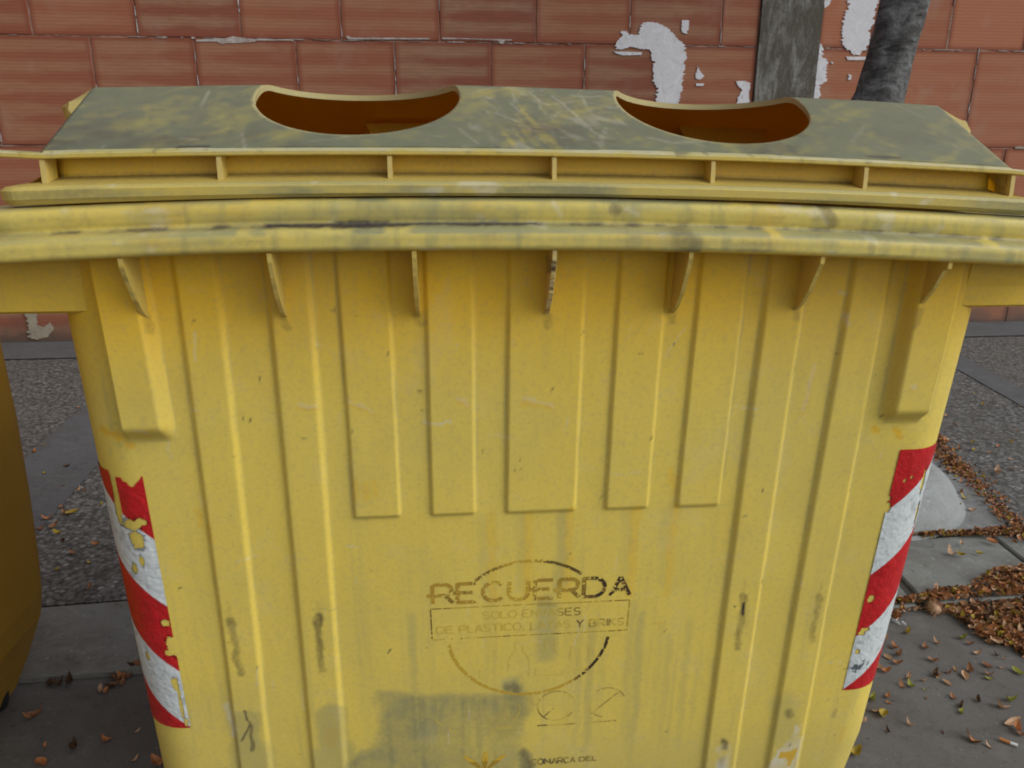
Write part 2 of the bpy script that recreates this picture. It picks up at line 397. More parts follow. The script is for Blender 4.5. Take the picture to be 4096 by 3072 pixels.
groove = 1 - ss(.0008, .0035, np.abs(z0 - 1.2612 + .002 * (n3 - .5)))
G = np.maximum(G, groove * (.28 + .5 * ss(.4, .65, n2)))
T = (.0048 * np.exp(-((u + .235) / .075) ** 2) + .0030 * np.exp(-((u + .075) / .040) ** 2) + .0012) * (.25 + 1.3 * n3)
G = np.maximum(G, (1 - ss(.35, 1.0, np.abs(z0 - 1.2612) / T)) * np.where(T > .0018, .95, .25))
G = np.maximum(G, .35 * (1 - ss(.0, .0018, np.abs(z0 - 1.2335 - .002 * n3))) * ss(.50, .62, fbm(u * 12, z0 * 0, 81, 3)))
B = .35 * ss(.5, .75, fbm(u * 11, z0 * 20, 44, 3)) + .35 * ss(.35, .75, fbm(u * 5, z0 * 3, 45, 3)) * (u < -.2)
Aa = .35 * ss(.66, .82, fbm(u * 30, z0 * 60, 51, 3))
for a, b in (((.0, 1.286), (.01, 1.270)), ((-.03, 1.262), (-.012, 1.259)), ((.335, 1.287), (.35, 1.270)), ((.09, 1.280), (.105, 1.274))):
    Aa = np.maximum(Aa, .35 * seg(u, z0, a, b, .0015, .003))
G = np.maximum(G, .5 * seg(u, z0, (.345, 1.288), (.357, 1.270), .004, .008)); G = np.maximum(G, .45 * seg(u + .004 * n3, z0, (.155, 1.250), (.17, 1.238), .008, .014))
G = np.maximum(G, .5 * seg(u, z0, (.075, 1.280), (.078, 1.279), .004, .006))
R = np.where(fr | (z0 > 1.24), R, .2); G = np.where(fr, G, .1)
und = z0 < 1.2320
R = np.where(und, .08, R); G = np.where(und, G * .3, G); B = np.where(und, .5, B)  # underside tinted orange, continuing the shade painted below the rim
rim = link('rim', V, Fc, M_BODY, BIN, {'wear_and_shade': np.stack([R, G, B, Aa], 1)}, smooth=True)

# --- side panels under the rim (pick-up boxes), one each side
for sgn in (-1, 1):
    prof = []
    m = MB(); z0_, z1_ = (1.147, 1.238) if sgn < 0 else (1.137, 1.236)
    xa = .585; xb = .742
    rings = []
    for z, k in ((z0_, .006), (z0_ + .004, .0), (z0_ + .03, .0), (z1_ - .03, 0), (z1_, 0)):
        f = float(FY(z)) + .004
        P = [(xa, f + k)] + [(x, f + k) for x in np.linspace(xa + .01, xb - .03, 40)] + [(xb - .03 + (.03 - k) * math.sin(a), f + .03 - (.03 - k) * math.cos(a)) for a in np.linspace(0, math.pi / 2, 8)[1:]]
        P += [(xb - k, y) for y in np.linspace(.1, .86, 6)] + [(xa, .88)]
        warp = lambda x: float(warp_r(x)) if z > 1.2 else 0.0
        rings.append([(sgn * x, y, z - (warp(.66) * 0 - (warp_r(sgn * min(x, .64)) if z > 1.2 else 0))) for x, y in P])
    if sgn > 0: rings = [list(r) for r in rings]
    else: rings = [list(reversed(r)) for r in rings]
    m.loft(rings, True, True)
    V = np.array(m.V); n1 = fbm(V[:, 0] * 12, V[:, 2] * 12, 31, 4)
    W = np.stack([.0 + .25 * ss(.66, .74, np.abs(V[:, 0])) + .12 * n1, .1 * ss(.6, .8, n1), .45 + .25 * n1, 0 * n1], 1)
    link('side_panel', V, m.F, M_BODY, BIN, {'wear_and_shade': W}, smooth=False)

# --- seven triangular brackets under the rim
for k in range(7):
    uu = (k - 3) * .17; t = .0026; dzw = float(warp_r(uu)); lean = -.004 if k == 3 else 0
    out = [(-.067, 1.2312 + dzw), (-.066, 1.221 + dzw), (-.058, 1.200), (-.042, 1.172), (-.022, 1.150), (-.004, 1.1385), (.012, 1.133), (.03, 1.14), (.03, 1.2335 + dzw)]
    fine = resample(out, .003); npt = len(fine)
    r = random.Random(k)
    V = []; W = []
    for side in (-1, 1):
        for i, (y, z) in enumerate(fine):
            rough = r.uniform(-.0016, .0016) if (k == 3 and 3 < i < npt * .4) else r.uniform(-.0003, .0003)
            V.append((uu + side * (t + rough * .6) + lean * (1.23 - z) * 2.2, y + rough, z))
            on = i < npt * .50
            g = max(0, fbm(np.array([i * .35 + k * 9.1]), np.array([k * 3.3]), 5, 2)[0] - .5) * 3 if on else 0
            W.append((.12, min(g * (1.0 if k == 3 else .35), .9), .35 if not on else .1, .12 + .5 * (k == 3) * r.random() if on else 0))
    F_ = [tuple(range(npt)), tuple(reversed(range(npt, 2 * npt)))] + [(i, i + npt, (i + 1) % npt + npt, (i + 1) % npt) for i in range(npt)]
    link('bracket', V, [tuple(reversed(f)) for f in F_], M_RIB, BIN, {'wear_and_shade': W})

# --- reflective hazard tape round both front corners
def tape(sgn):
    u_in = lambda z: (.556 if sgn < 0 else .529 + .009 * (z - .463) / .458)
    ds = .0015; S_ = np.arange(0, .150, ds); Z = np.arange(.463, .9215, ds)
    off = .0011
    G = np.zeros((len(Z), len(S_), 3)); keep = np.ones((len(Z), len(S_)), bool); C_ = np.zeros((len(Z), len(S_), 3)); UU = np.zeros((len(Z), len(S_)))
    for i, z in enumerate(Z):
        wd = float(WL(z) if sgn < 0 else WR(z)); f = float(FY(z)); fl = wd - R_
        s = S_ + u_in(z)
        th = np.clip((s - fl) / R_, 0, math.pi / 2)
        x = np.where(s < fl, s, fl + (R_ + off) * np.sin(th)); y = np.where(s < fl, f - off, f + R_ - (R_ + off) * np.cos(th))
        ex = np.clip(s - fl - R_ * math.pi / 2, 0, 1); y = y + ex
        G[i, :, 0] = sgn * x; G[i, :, 1] = y; G[i, :, 2] = z; UU[i] = x
    SS, ZZ = np.meshgrid(S_, Z)
    # colour bands run at 45 degrees
    q = ZZ - SS * 1.0
    edges = [.347, .465, .577, .698, .813, .932]
    kband = np.digitize(q, edges)
    red = (kband % 2 == 1)
    nz = fbm(SS * 200, ZZ * 200, 3, 3); nz2 = fbm(SS * 60, ZZ * 60, 13, 4)
    C_[:] = (.56, .615, .62); C_ *= (1 - .28 * ss(.55, .8, nz2))[..., None]
    C_[red] = (.42, .011, .013)
    C_[red] *= (.85 + .4 * nz2[red])[:, None]
    e = np.zeros_like(q)
    U = UU
    def hole(cx, cz, rx, rz, am=1.0):
        nonlocal keep
        d_ = np.hypot((U - cx) / rx, (ZZ - cz) / rz) + (nz - .5) * am
        keep &= d_ > 1
        b = (d_ > 1) & (d_ < 1.35); C_[b] *= .45
    if sgn < 0:
        top = np.interp(U, [.5, .556, .5585, .562, .5735, .580, .584, .5865, .5995, .602, .606, .7], [.918, .9185, .917, .911, .899, .907, .908, .914, .914, .87, .93, .93]) + (nz - .5) * .004
        keep &= ZZ < top
        keep &= ~((U > .5965) & (U < .6045) & (ZZ > .855 + (nz - .5) * .02))
        hole(.584, .838, .013, .0075); hole(.571, .843, .008, .0045); hole(.581, .812, .009, .013); hole(.580, .777, .0028, .009); hole(.594, .762, .004, .008)
        hole(.603, .86, .004, .02); hole(.563, .668, .0055, .0065); hole(.560, .630, .007, .013); hole(.565, .612, .006, .005); hole(.5565, .615, .004, .01)
        hole(.5665, .553, .0045, .010); hole(.5635, .530, .0016, .016); hole(.5635, .505, .0022, .020); hole(.561, .475, .0025, .008); hole(.604, .60, .003, .006)
    else:
        hole(.538, .822, .004, .007); hole(.533, .838, .006, .004); hole(.543, .651, .0045, .006); hole(.556, .868, .0015, .002); hole(.567, .872, .0015, .002)
        hole(.545, .59, .007, .0035); hole(.540, .582, .005, .003); hole(.540, .545, .0035, .004); hole(.600, .80, .003, .02); hole(.594, .86, .003, .02)
        sm_ = np.hypot((U - .548 - (ZZ - .512) * .8) / .014, (ZZ - .512) / .009) + (nz - .5) * 2.2
        C_[sm_ < .9] = (.10, .12, .13)
        keep &= ZZ < .921 - 0 * U
    C_ = np.clip(C_, 0, 1)
    mz, ms = ZZ.shape; idx = np.arange(mz * ms).reshape(mz, ms)
    F_ = []
    kk = keep[:-1, :-1] & keep[1:, :-1] & keep[:-1, 1:] & keep[1:, 1:]
    for i, j in zip(*np.nonzero(kk)):
        q4 = (idx[i, j], idx[i, j + 1], idx[i + 1, j + 1], idx[i + 1, j])
        F_.append(tuple(int(t) for t in (q4 if sgn > 0 else reversed(q4))))
    # drop unused vertices
    used = sorted({v for f in F_ for v in f}); mp = {v: i for i, v in enumerate(used)}
    V = G.reshape(-1, 3)[used]
    V[:, 1] -= (nz.reshape(-1)[used] - .5) * .0012
    o = link('reflective_tape', V, [tuple(mp[v] for v in f) for f in F_], M_TAPE, BIN, {'print': C_.reshape(-1, 3)[used]}, smooth=True)
    o['label'] = 'peeling red and white tape on the left corner' if sgn < 0 else 'red and white tape on the right corner'
tape(-1); tape(1)

# --- worn print
class Ink:
    def __init__(s): s.V = []; s.F = []; s.C = []; s.k = 0
    def stroke(s, pts, wd, colf, closed=False):
        pts = [np.array(p, float) for p in pts]
        fine = [pts[0]]
        for a, b in zip(pts, pts[1:]):
            L = np.linalg.norm(b - a); k = max(1, int(L / .0009)); fine += [a + (b - a) * i / k for i in range(1, k + 1)]
        off = .0004 + .000008 * (s.k % 40); s.k += 1; base = len(s.V)
        for i, p in enumerate(fine):
            t = fine[min(i + 1, len(fine) - 1)] - fine[max(i - 1, 0)]; t = t / (np.linalg.norm(t) + 1e-9); nn = np.array((-t[1], t[0])) * wd / 2
            for sd in (-1, -.5, 0, .5, 1):
                q = p + nn * sd
                s.V.append((q[0], float(FY(q[1])) - off - ribh(np.array([q[0]]), np.array([q[1]]))[0] - ((fbm(np.array([q[0] * 4]), np.array([q[1] * 3]), 77, 2)[0] - .5) * -.004), q[1])); cq = colf(q[0], q[1]); s.C.append((9, 9, 9) if cq is None else tuple(cq))
        for i in range(len(fine) - 1):
            for j in range(4):
                a = base + i * 5 + j
                if all(s.C[t][0] < 5 for t in (a, a + 5, a + 6, a + 1)): s.F.append((a, a + 5, a + 6, a + 1))
    def link(s, name, parent): return link(name, s.V, s.F, M_INK, parent, {'print': s.C})
GH = np.array((.50, .33, .035)); GH2 = np.array((.60, .455, .085)); DK = np.array((.05, .030, .016)); BR = np.array((.26, .14, .03))
def nf(u, z, sc=120, sd=2): return float(fbm(np.array([u * sc]), np.array([z * sc]), sd, 3)[0])
BASEC = None
def flake(u, z, t=.30): return float(fbm(np.array([u * 330]), np.array([z * 330]), 55, 3)[0]) < t * (.6 + .8 * nf(u, z, 35, 88))
def cword(u, z):
    if flake(u, z): return BASEC
    k = ss(-.02, .09, u) * .9; nn = nf(u, z, 200); pk = nf(u, z, 30, 9)
    d_ = float(np.clip(k + (pk - .5) * 1.5 * (u > -.06), 0, 1)); 
    if u < -.06 : d_ = float(ss(.58, .72, pk)) * .6
    c = GH * (1 - d_) + (DK if nn < .62 else BR) * d_
    return c * .6 + BR * .4 if d_ < .3 and pk > .45 else c
def cring(u, z):
    if flake(u, z, .30): return BASEC
    nn = nf(u, z, 260); d_ = float(ss(.05, .075, u)) if z < .6 else float(ss(.085, .05, abs(u + .02 - .09))) * .8 + float(ss(.03, .01, abs(u + .08))) * .6 + .15 * (nn > .6)
    if z < .6 and nn > .68: d_ *= .4
    c = GH * (1 - d_) + DK * min(1, d_) ; return np.clip(c, 0, 1)
def cbox(u, z):
    if flake(u, z, .33): return BASEC
    nn = nf(u, z, 40, 4); d_ = .85 * ss(.47, .60, nn) * (1 if abs(u + .005) > .03 else .1); return (GH * .9) * (1 - d_) + BR * .45 * d_
def csmall(u, z):
    if flake(u, z, .20): return BASEC
    nn = nf(u, z, 200, 5)
    if -.03 < u < .012: return GH2 * .97
    d_ = 0.0
    if z > .64: d_ = float(ss(.02, .05, u)) * .75 * (nn > .35)
    else: d_ = (.95 if .055 < u < .077 else .55 * float(ss(.07, .08, u)) * (nn > .48))
    return np.array((.60, .455, .07)) * (1 - d_) + np.array((.14, .10, .03)) * d_
NOTICE = link('printed_notice', [(-.012 + .0 * k, float(FY(.61)) - .0006, .61 + .00001 * k) for k in range(3)], [], M_INK, BIN)
bpy.data.objects.remove(NOTICE, do_unlink=True)

def arc(cx, cz, r, a0, a1, n=40, rz=None): return [(cx + r * math.cos(math.radians(a)), cz + (rz or r) * math.sin(math.radians(a))) for a in np.linspace(a0, a1, n)]
def ell(x, y, w_, h_, cx, cy, rx, ry, a0, a1, n=18): return [(x + w_ * (cx + rx * math.cos(math.radians(a))), y + h_ * (cy + ry * math.sin(math.radians(a)))) for a in np.linspace(a0, a1, n)]
GL = {'R': [[(0, 0), (0, 1)], [(0, 1), (.55, 1)], 'R1', [(.5, .42), (0, .42)], [(.5, .42), (.85, 0)]],
      'E': [[(.75, 1), (0, 1), (0, 0), (.75, 0)], [(0, .52), (.62, .52)]],
      'C': ['C'], 'O': ['O'], 'U': ['U'], 'S': ['S'], 'D': [[(0, 0), (0, 1), (.4, 1)], 'D1', [(.4, 0), (0, 0)]],
      'A': [[(0, 0), (.42, 1)], [(.42, 1), (.85, 0)], [(.15, .32), (.7, .32)]], 'L': [[(0, 1), (0, 0), (.65, 0)]],
      'N': [[(0, 0), (0, 1)], [(0, 1), (.75, 0)], [(.75, 0), (.75, 1)]], 'V': [[(0, 1), (.4, 0)], [(.4, 0), (.8, 1)]],
      'P': [[(0, 0), (0, 1)], [(0, 1), (.5, 1)], 'R1', [(.5, .42), (0, .42)]], 'T': [[(0, 1), (.8, 1)], [(.4, 1), (.4, 0)]],
      'I': [[(.1, 0), (.1, 1)]], 'B': [[(0, 0), (0, 1), (.5, 1)], 'B1', [(.5, .53), (0, .53)], 'B2', [(.5, 0), (0, 0)]],
      'K': [[(0, 0), (0, 1)], [(.7, 1), (0, .42)], [(.22, .6), (.78, 0)]], 'Y': [[(0, 1), (.4, .48)], [(.8, 1), (.4, .48)], [(.4, .48), (.4, 0)]],
      'M': [[(0, 0), (0, 1)], [(0, 1), (.5, .3)], [(.5, .3), (1, 1)], [(1, 1), (1, 0)]], ',': [[(.1, .08), (.0, -.18)]], ' ': []}
ADV = {'I': .35, 'M': 1.25, 'O': 1.15, 'C': 1.08, ' ': .55, 'L': .85, ',': .4, 'S': .95, 'D': 1.1, 'U': 1.05}
def write(ink, text, u0, u1, zb, h, wd, colf, shear=0):
    tot = sum(ADV.get(c, 1.0) for c in text) ; sw = (u1 - u0) / tot; x = u0
    for ch in text:
        sx = sw * .96
        for g in GL[ch]:
            if isinstance(g, str):
                if g == 'C': P = ell(x, zb, sx, h, .48, .5, .46, .5, 42, 318)
                elif g == 'O': P = ell(x, zb, sx, h, .5, .5, .48, .5, 0, 360, 26)
                elif g == 'U': P = [(x, zb + h)] + ell(x, zb, sx, h, .40, .38, .40, .38, 180, 360) + [(x + .8 * sx, zb + h)]
                elif g == 'S': P = ell(x, zb, sx, h, .38, .75, .34, .25, 35, 260, 12) + ell(x, zb, sx, h, .38, .25, .36, .25, 90, -145, 12)
                elif g == 'R1': P = ell(x, zb, sx, h, .52, .71, .27, .29, 90, -90, 12)
                elif g == 'D1': P = ell(x, zb, sx, h, .4, .5, .5, .5, 90, -90, 14)
                elif g == 'B1': P = ell(x, zb, sx, h, .5, .765, .2, .235, 90, -90, 10)
                elif g == 'B2': P = ell(x, zb, sx, h, .5, .265, .25, .265, 90, -90, 10)
            else: P = [(x + a * sx, zb + b * h) for a, b in g]
            ink.stroke(P, wd, colf)
        if text == 'RECUERDA' and ch in 'RE' : ink.stroke([(x - .009, zb + (.42 if ch == 'R' else .52) * h), (x, zb + (.42 if ch == 'R' else .52) * h)], wd, colf)
        x += sw * ADV.get(ch, 1.0)
ik = Ink(); RC = (-.014, .622); RR = .129
ik.stroke(arc(RC[0], RC[1], RR, 131, 52, 60), .0052, cring); ring = ik.link('printed_notice', BIN); ik = Ink(); ik.stroke(arc(RC[0], RC[1], RR, 189, 351, 90), .0052, cring); ik.link('ring_arc', ring); ring['label'] = 'faded round print in the middle of the front'
ik = Ink(); write(ik, 'RECUERDA', -.164, .150, .681, .034, .0062, cword); ik.link('lettering', ring)
ik = Ink(); ik.stroke([(-.168, .671), (.144, .671)], .0017, cbox); ik.stroke([(.144, .671), (.143, .613)], .0019, cbox); ik.stroke([(.143, .613), (-.167, .612)], .0017, cbox); ik.stroke([(-.167, .612), (-.168, .671)], .0019, cbox)
ik.link('text_frame', ring)
ik = Ink(); write(ik, 'SOLO ENVASES', -.087, .069, .6475, .0135, .0021, csmall); write(ik, 'DE PLASTICO, LATAS Y BRIKS', -.159, .140, .6235, .0135, .0021, csmall); ik.link('lettering', ring)
# ghost of the packaging drawing inside the ring
ik = Ink(); cg = lambda u, z: np.array((.64, .49, .085)) if nf(u, z, 60, 7) > .45 else None
for cx, w_, zt in ((-.075, .018, .585), (-.03, .017, .600), (.02, .022, .598)):
    ik.stroke([(cx - w_ * .35, zt), (cx - w_ * .35, zt - .018), (cx - w_, zt - .035), (cx - w_, .53), (cx + w_, .53), (cx + w_, zt - .035), (cx + w_ * .35, zt - .018), (cx + w_ * .35, zt), (cx - w_ * .35, zt)], .0011, cg)
ik.stroke([(.055, .585), (.05, .535), (.082, .54), (.085, .585), (.055, .585)], .0011, cg); ik.link('packaging_drawing', ring)
# small crossed circles
def cpic(u, z):
    if flake(u, z, .27): return BASEC
    nn = nf(u, z, 60, 14); d_ = 0.
    if u > -.02: d_ = .55 * (nn > .5)
    if u < .02 and u > -.01 and z < .452: d_ = .95
    return np.array((.58, .45, .088)) * (1 - d_) + np.array((.20, .15, .05)) * d_ if u > -.1 else GH2
BARS = {0: [[(-.145, .432), (-.143, .424), (-.128, .418)]], 1: [[(-.066, .4235), (-.04, .4235)]], 2: [[(.012, .441), (.030, .459)], [(.003, .4235), (.020, .4235)], [(.022, .4235), (.067, .4230)]], 3: [[(.092, .441), (.139, .487)], [(.089, .4235), (.140, .4245)]]}
for q, (cx, cz, parts) in enumerate(((-.138, .463, ((200, 240),)), (-.058, .463, ((-50, 15),)), (.034, .464, ((150, 330), (20, 140))), (.119, .465, ((20, 125), (195, 262))))):
    ik = Ink()
    for a0, a1 in parts: ik.stroke(arc(cx, cz, .031, a0, a1, 24), .0022, cpic)
    for L_ in BARS[q]: ik.stroke(L_, .0022 if L_[0][1] > .43 else .0032, cpic)
    ik.link('pictogram', ring)
ik = Ink()
for bx, bz, tx, tz, wd in ((-.092, .335, -.121, .366, .013), (-.086, .335, -.084, .372, .010), (-.080, .335, -.050, .364, .013)):
    ik.stroke([(bx, bz), (tx, tz)], .004, lambda u, z: GH * .75)
    for s_ in (-1, 1): ik.stroke([(bx, bz), ((bx + tx) / 2 + s_ * .0035, (bz + tz) / 2 + .002), (tx, tz)], .0045, lambda u, z: GH * (1.15 if z > .352 else .7))
ik.link('emblem', ring)
ik = Ink(); cc_ = lambda u, z: np.array((.30, .23, .06)) if nf(u, z, 80) > .45 or u < .01 else np.array((.10, .08, .045))
write(ik, 'COMARCA', -.006, .072, .3365, .0125, .0024, cc_); write(ik, 'DEL', .078, .110, .3380, .0095, .0024, cc_); ik.link('lettering', ring)

# --- lid
HOLES = ((-.2435, .115, .1350, .111), (.2430, .115, .1350, .111))
def lid_top(y):
    y = np.asarray(y, float)
    a = 1.346 + .483 * (y + .03); b = 1.4325 - .155 * (y - .152)
    k = .008; h = np.clip(.5 + .5 * (a - b) / k, 0, 1)         # smooth minimum keeps the ridge rounded
    return a * (1 - h) + b * h - k * h * (1 - h)
def lid_pt(u, y):
    return np.column_stack([u, y, lid_top(y) + warp_l(u) - .0012 * np.sin(np.asarray(u) * 9) ])
hwid = .598
gx = np.arange(-hwid, hwid + 1e-6, .0042); gy = np.concatenate([np.arange(-.024, .22, .0032), np.linspace(.23, .96, 30)])
P2 = []; keepm = lambda x, y: all(((x - h[0]) / (h[2] + .003)) ** 2 + ((y - h[1]) / (h[3] + .003)) ** 2 > 1 for h in HOLES)
for y in gy:
    for x in gx:
        if keepm(x, y): P2.append(Vector((float(x), float(y))))
E2 = []; polys = []
for cx, cy, rx, ry in HOLES:
    b0 = len(P2); nn = 120
    for i in range(nn):
        a = 2 * math.pi * i / nn; P2.append(Vector((cx + rx * math.cos(a), cy + ry * math.sin(a))))
        E2.append((b0 + i, b0 + (i + 1) % nn))
vo, eo, fo, *_ = delaunay_2d_cdt(P2, E2, [], 0, 1e-6)
vo = np.array([(v.x, v.y) for v in vo]); Fc = []
for f in fo:
    c = vo[list(f)].mean(0)
    if all(((c[0] - h[0]) / h[2]) ** 2 + ((c[1] - h[1]) / h[3]) ** 2 > 1 for h in HOLES): Fc.append(tuple(f))
V = lid_pt(vo[:, 0], vo[:, 1])
# give the sheet thickness by hand: lower skin + hole walls
nV = len(V); th = .0075
low = V.copy(); low[:, 2] -= th
Fl = [tuple(reversed([i + nV for i in f])) for f in Fc]
from collections import Counter
ec = Counter()
for f in Fc:
    for a, b in zip(f, f[1:] + f[:1]): ec[(min(a, b), max(a, b))] += 1
Fw = []
for f in Fc:
    for a, b in zip(f, f[1:] + f[:1]):
        if ec[(min(a, b), max(a, b))] == 1: Fw.append((b, a, a + nV, b + nV))
VV = np.vstack([V, low]); u, y = VV[:, 0], VV[:, 1]
n1 = fbm(u * 5, y * 9, 101, 5); n2 = fbm(u * 25, y * 30, 102, 5); n3 = fbm(u * 90, y * 90, 103, 3)
# streaks rubbed down the slope in the middle
st = fbm((u + y * .35) * 70, y * 5, 104, 3) * ss(.14, .05, np.abs(u - .02))
st2 = fbm((u * .5 - y * .8) * 60 + 7, (y + u) * 8, 105, 3)
R = 1.06 + .20 * (n1 - .5) * 2 + .34 * (n2 - .5) * 2 + .40 * (n3 - .5)
R -= .45 * ss(.55, .75, st) + .22 * ss(.6, .75, st2)
R -= .22 * ss(.54, .74, fbm(u * 8 + 3, y * 16, 106, 4))
R -= .15 * ss(.56, .60, np.abs(u))
G = .22 * ss(.55, .8, n2) * ss(.06, .0, y) + .22 * ss(.6, .8, fbm(u * 12, y * 30, 107, 4)) + .20 * ss(.10, .03, y) * ss(.5, .75, n1)
G = np.maximum(G, .75 * seg(u + .004 * n3, y, (-.44, -.022), (-.41, -.021), .002, .006)); G = np.maximum(G, .6 * seg(u, y, (.405, -.018), (.45, -.019), .001, .004))
G += .30 * ss(.48, .72, fbm(u * 7, y * 22, 120, 4)) * ss(.10, .0, y) + .10 * ss(.5, .8, n3)
G += .22 * ss(.45, .7, n1) * ss(.10, .0, np.abs(u - .03) - .04) * ss(.11, .02, y)
Aa = .30 * ss(.64, .82, fbm(u * 30 + 2, y * 40 + u * 20, 109, 4)) * ss(.25, .1, np.abs(u - .03))
for a, b in (((.12, .11), (.165, .055)), ((.165, .055), (.18, .045)), ((.15, .04), (.20, .03)), ((.22, .035), (.235, .03)), ((.02, .12), (.05, .05)), ((.05, .05), (.07, .0)), ((-.01, .13), (.0, .10)), ((-.04, .13), (-.03, .10))):
    Aa = np.maximum(Aa, .30 * seg(u + .012 * (n2 - .5), y + .008 * (n3 - .5), a, b, .0002, .0035) * (.3 + 1.2 * n3))
rs = random.Random(31)
for k in range(130):
    a = (rs.choice((rs.uniform(-.58, .58), rs.gauss(.03, .07))), rs.uniform(-.02, .15)); an = rs.choice((rs.gauss(-1.2, .2), rs.gauss(0, .3), rs.uniform(0, 3.1))); L = rs.uniform(.008, .06)
    q_ = seg(u, y, a, (a[0] + L * math.cos(an), a[1] + L * math.sin(an)), .0001, .0028) * rs.uniform(.08, .32)
    if rs.random() < .6: Aa = np.maximum(Aa, q_)
    else: R = R - q_ * .8
B = .2 * ss(.5, .8, n2)
under = np.arange(len(VV)) >= nV
rimz = np.minimum.reduce([np.abs(np.sqrt(((u - h[0]) / h[2]) ** 2 + ((y - h[1]) / h[3]) ** 2) - 1) for h in HOLES])
cut = rimz < .012
R = np.where(cut, .30 + .2 * n2, R); Aa = np.where(cut, .25, Aa)
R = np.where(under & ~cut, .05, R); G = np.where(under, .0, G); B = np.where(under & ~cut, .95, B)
# side skirts of the lid with a moulded shoulder
sk = MB(); Vs = list(map(tuple, VV)); Fs = Fc + Fl + Fw; Ws = [tuple(r) for r in np.stack([R, G, B, Aa], 1)]
for sgn in (-1, 1):
    rings = []
    ys = np.concatenate([np.linspace(-.020, .2, 50), np.linspace(.23, .965, 16)])
    for yy in ys:
        sh = float(ss(.066, .09, yy)) * .013 + .027 * float(ss(.085, .15, yy)); ztip_ = 1.4095 + float(warp_l(sgn * hwid))
        zt = float(lid_top(yy) + warp_l(sgn * hwid)); zb = 1.312 + float(warp_l(.62 * sgn))
        ztip = zt - .001
        rings.append([(sgn * (hwid - .006), yy, ztip - .002), (sgn * hwid, yy, ztip), (sgn * (hwid + sh * .85), yy, min(ztip - .001, ztip_)), (sgn * (hwid + sh * 1.1), yy, max(min(ztip, ztip_) - .006, zb + .02)), (sgn * (hwid + sh * 1.0), yy, max(min(ztip, ztip_) - .030, zb + .012)), (sgn * .621, yy, zb)])
    if sgn > 0: rings = rings[::-1]
    b0 = len(Vs); n_ = 6
    for r_ in rings:
        for p in r_: Vs.append(p); Ws.append((.25, 0, .25, .12))
    for i in range(len(rings) - 1):
        for j in range(n_ - 1):
            a = b0 + i * n_ + j; Fs.append((a, a + n_, a + n_ + 1, a + 1))
# back wall of the lid
b0 = len(Vs)
for x in np.linspace(-.62, .62, 14):
    Vs.append((x * hwid / .62, .962, float(lid_top(.962) + warp_l(x)))); Ws.append((.6, 0, 0, 0)); Vs.append((x, .975, 1.305 + float(warp_l(x)))); Ws.append((.3, 0, 0, 0))
for i in range(13): Fs.append((b0 + 2 * i + 2, b0 + 2 * i, b0 + 2 * i + 1, b0 + 2 * i + 3))
lid = link('lid', Vs, Fs, M_LID, BIN, {'wear_and_shade': Ws})
lid['label'] = 'grimy sloping lid with two round openings'
# smooth shading on the top skin only
for p in lid.data.polygons:
    p.use_smooth = p.index < len(Fc)

for q in ([(-.40, .50), (-.315, .50), (-.285, .47), (-.30, .44), (-.42, .40)], [(-.26, .36), (-.225, .34), (-.10, .34), (-.07, .36), (-.09, .50), (-.24, .52)], [(.10, .42), (.20, .38), (.24, .44), (.22, .56), (.12, .55)], [(.27, .36), (.40, .34), (.43, .38), (.42, .60), (.28, .58)]):
    m = MB()
    # hanging moulded boxes: top edge at the lid, sloping inwards
    xs0 = [p[0] for p in q]; xa, xb = min(xs0), max(xs0); ya = q[0][1]
    zt = float(lid_top(ya)) - .012; zb = zt - .075
    m.add([(xa, ya, zt), (xb, ya, zt), (xb - .03, ya - .03, zb), (xa + .035, ya - .03, zb), (xa, ya + .04, zt), (xb, ya + .04, zt), (xb - .03, ya + .02, zb), (xa + .035, ya + .02, zb)], [(0, 3, 2, 1), (4, 5, 6, 7), (0, 4, 7, 3), (1, 2, 6, 5), (3, 7, 6, 2)])
    m.link('inner_moulding', M_LID, lid, attrs={'wear_and_shade': [(.05, .05, .9, 0)] * len(m.V)})

# lid lip and recess wall (a ring round the lid)
prof = [(.02, 1.2905), (-.030, 1.2925), (-.041, 1.2935), (-.0455, 1.2970), (-.0460, 1.3055), (-.0425, 1.3095), (-.034, 1.3115), (-.006, 1.3165), (.0, 1.319), (.001, 1.3415), (.004, 1.3425), (.004, 1.312), (.02, 1.2905)]
V, Fc = ring_loft(prof, .605, 1.0, .03, warp_l)
_d = np.minimum(warp_r(V[:, 0]) - warp_l(V[:, 0]), 0); V[:, 2] += _d * ss(1.300, 1.292, V[:, 2] - warp_l(V[:, 0]))
u, z0 = V[:, 0], V[:, 2] - warp_l(V[:, 0])
n1 = fbm(u * 7, z0 * 40, 201, 5); n2 = fbm(u * 40, z0 * 20, 202, 4)
lip = z0 < 1.3107
shelf = (z0 > 1.3107) & (z0 < 1.319); wall_ = z0 >= 1.319
R = np.where(lip, .42 + .5 * ss(.38, .65, n1), .12); R = np.where(z0 > 1.3065, np.where(lip, .62 + .3 * n1, R), R); R = np.where(shelf, .35 + .25 * n1, R)
R *= np.where(lip, .6 + .4 * ss(-.62, -.3, u), 1)
G = np.where(lip, .22 * ss(.5, .75, n1) + .2 * ss(.45, .7, fbm(u * 4, u * 0, 207, 2)) * ss(.4, .6, n1), 0); G = np.where(shelf, .10 + .55 * ss(1.3145, 1.318, z0) * (.4 + n1), G)
G = np.where(wall_, .45 * ss(1.3235, 1.3195, z0) * (.4 + n2) + .10 * ss(.55, .75, fbm(u * 10, z0 * 60, 209, 3)), G)
G = np.maximum(G, np.where(lip, .45 * (1 - ss(.0, .002, np.abs(z0 - 1.2955))) * ss(.5, .65, fbm(u * 8, u * 0, 281, 3)), 0))
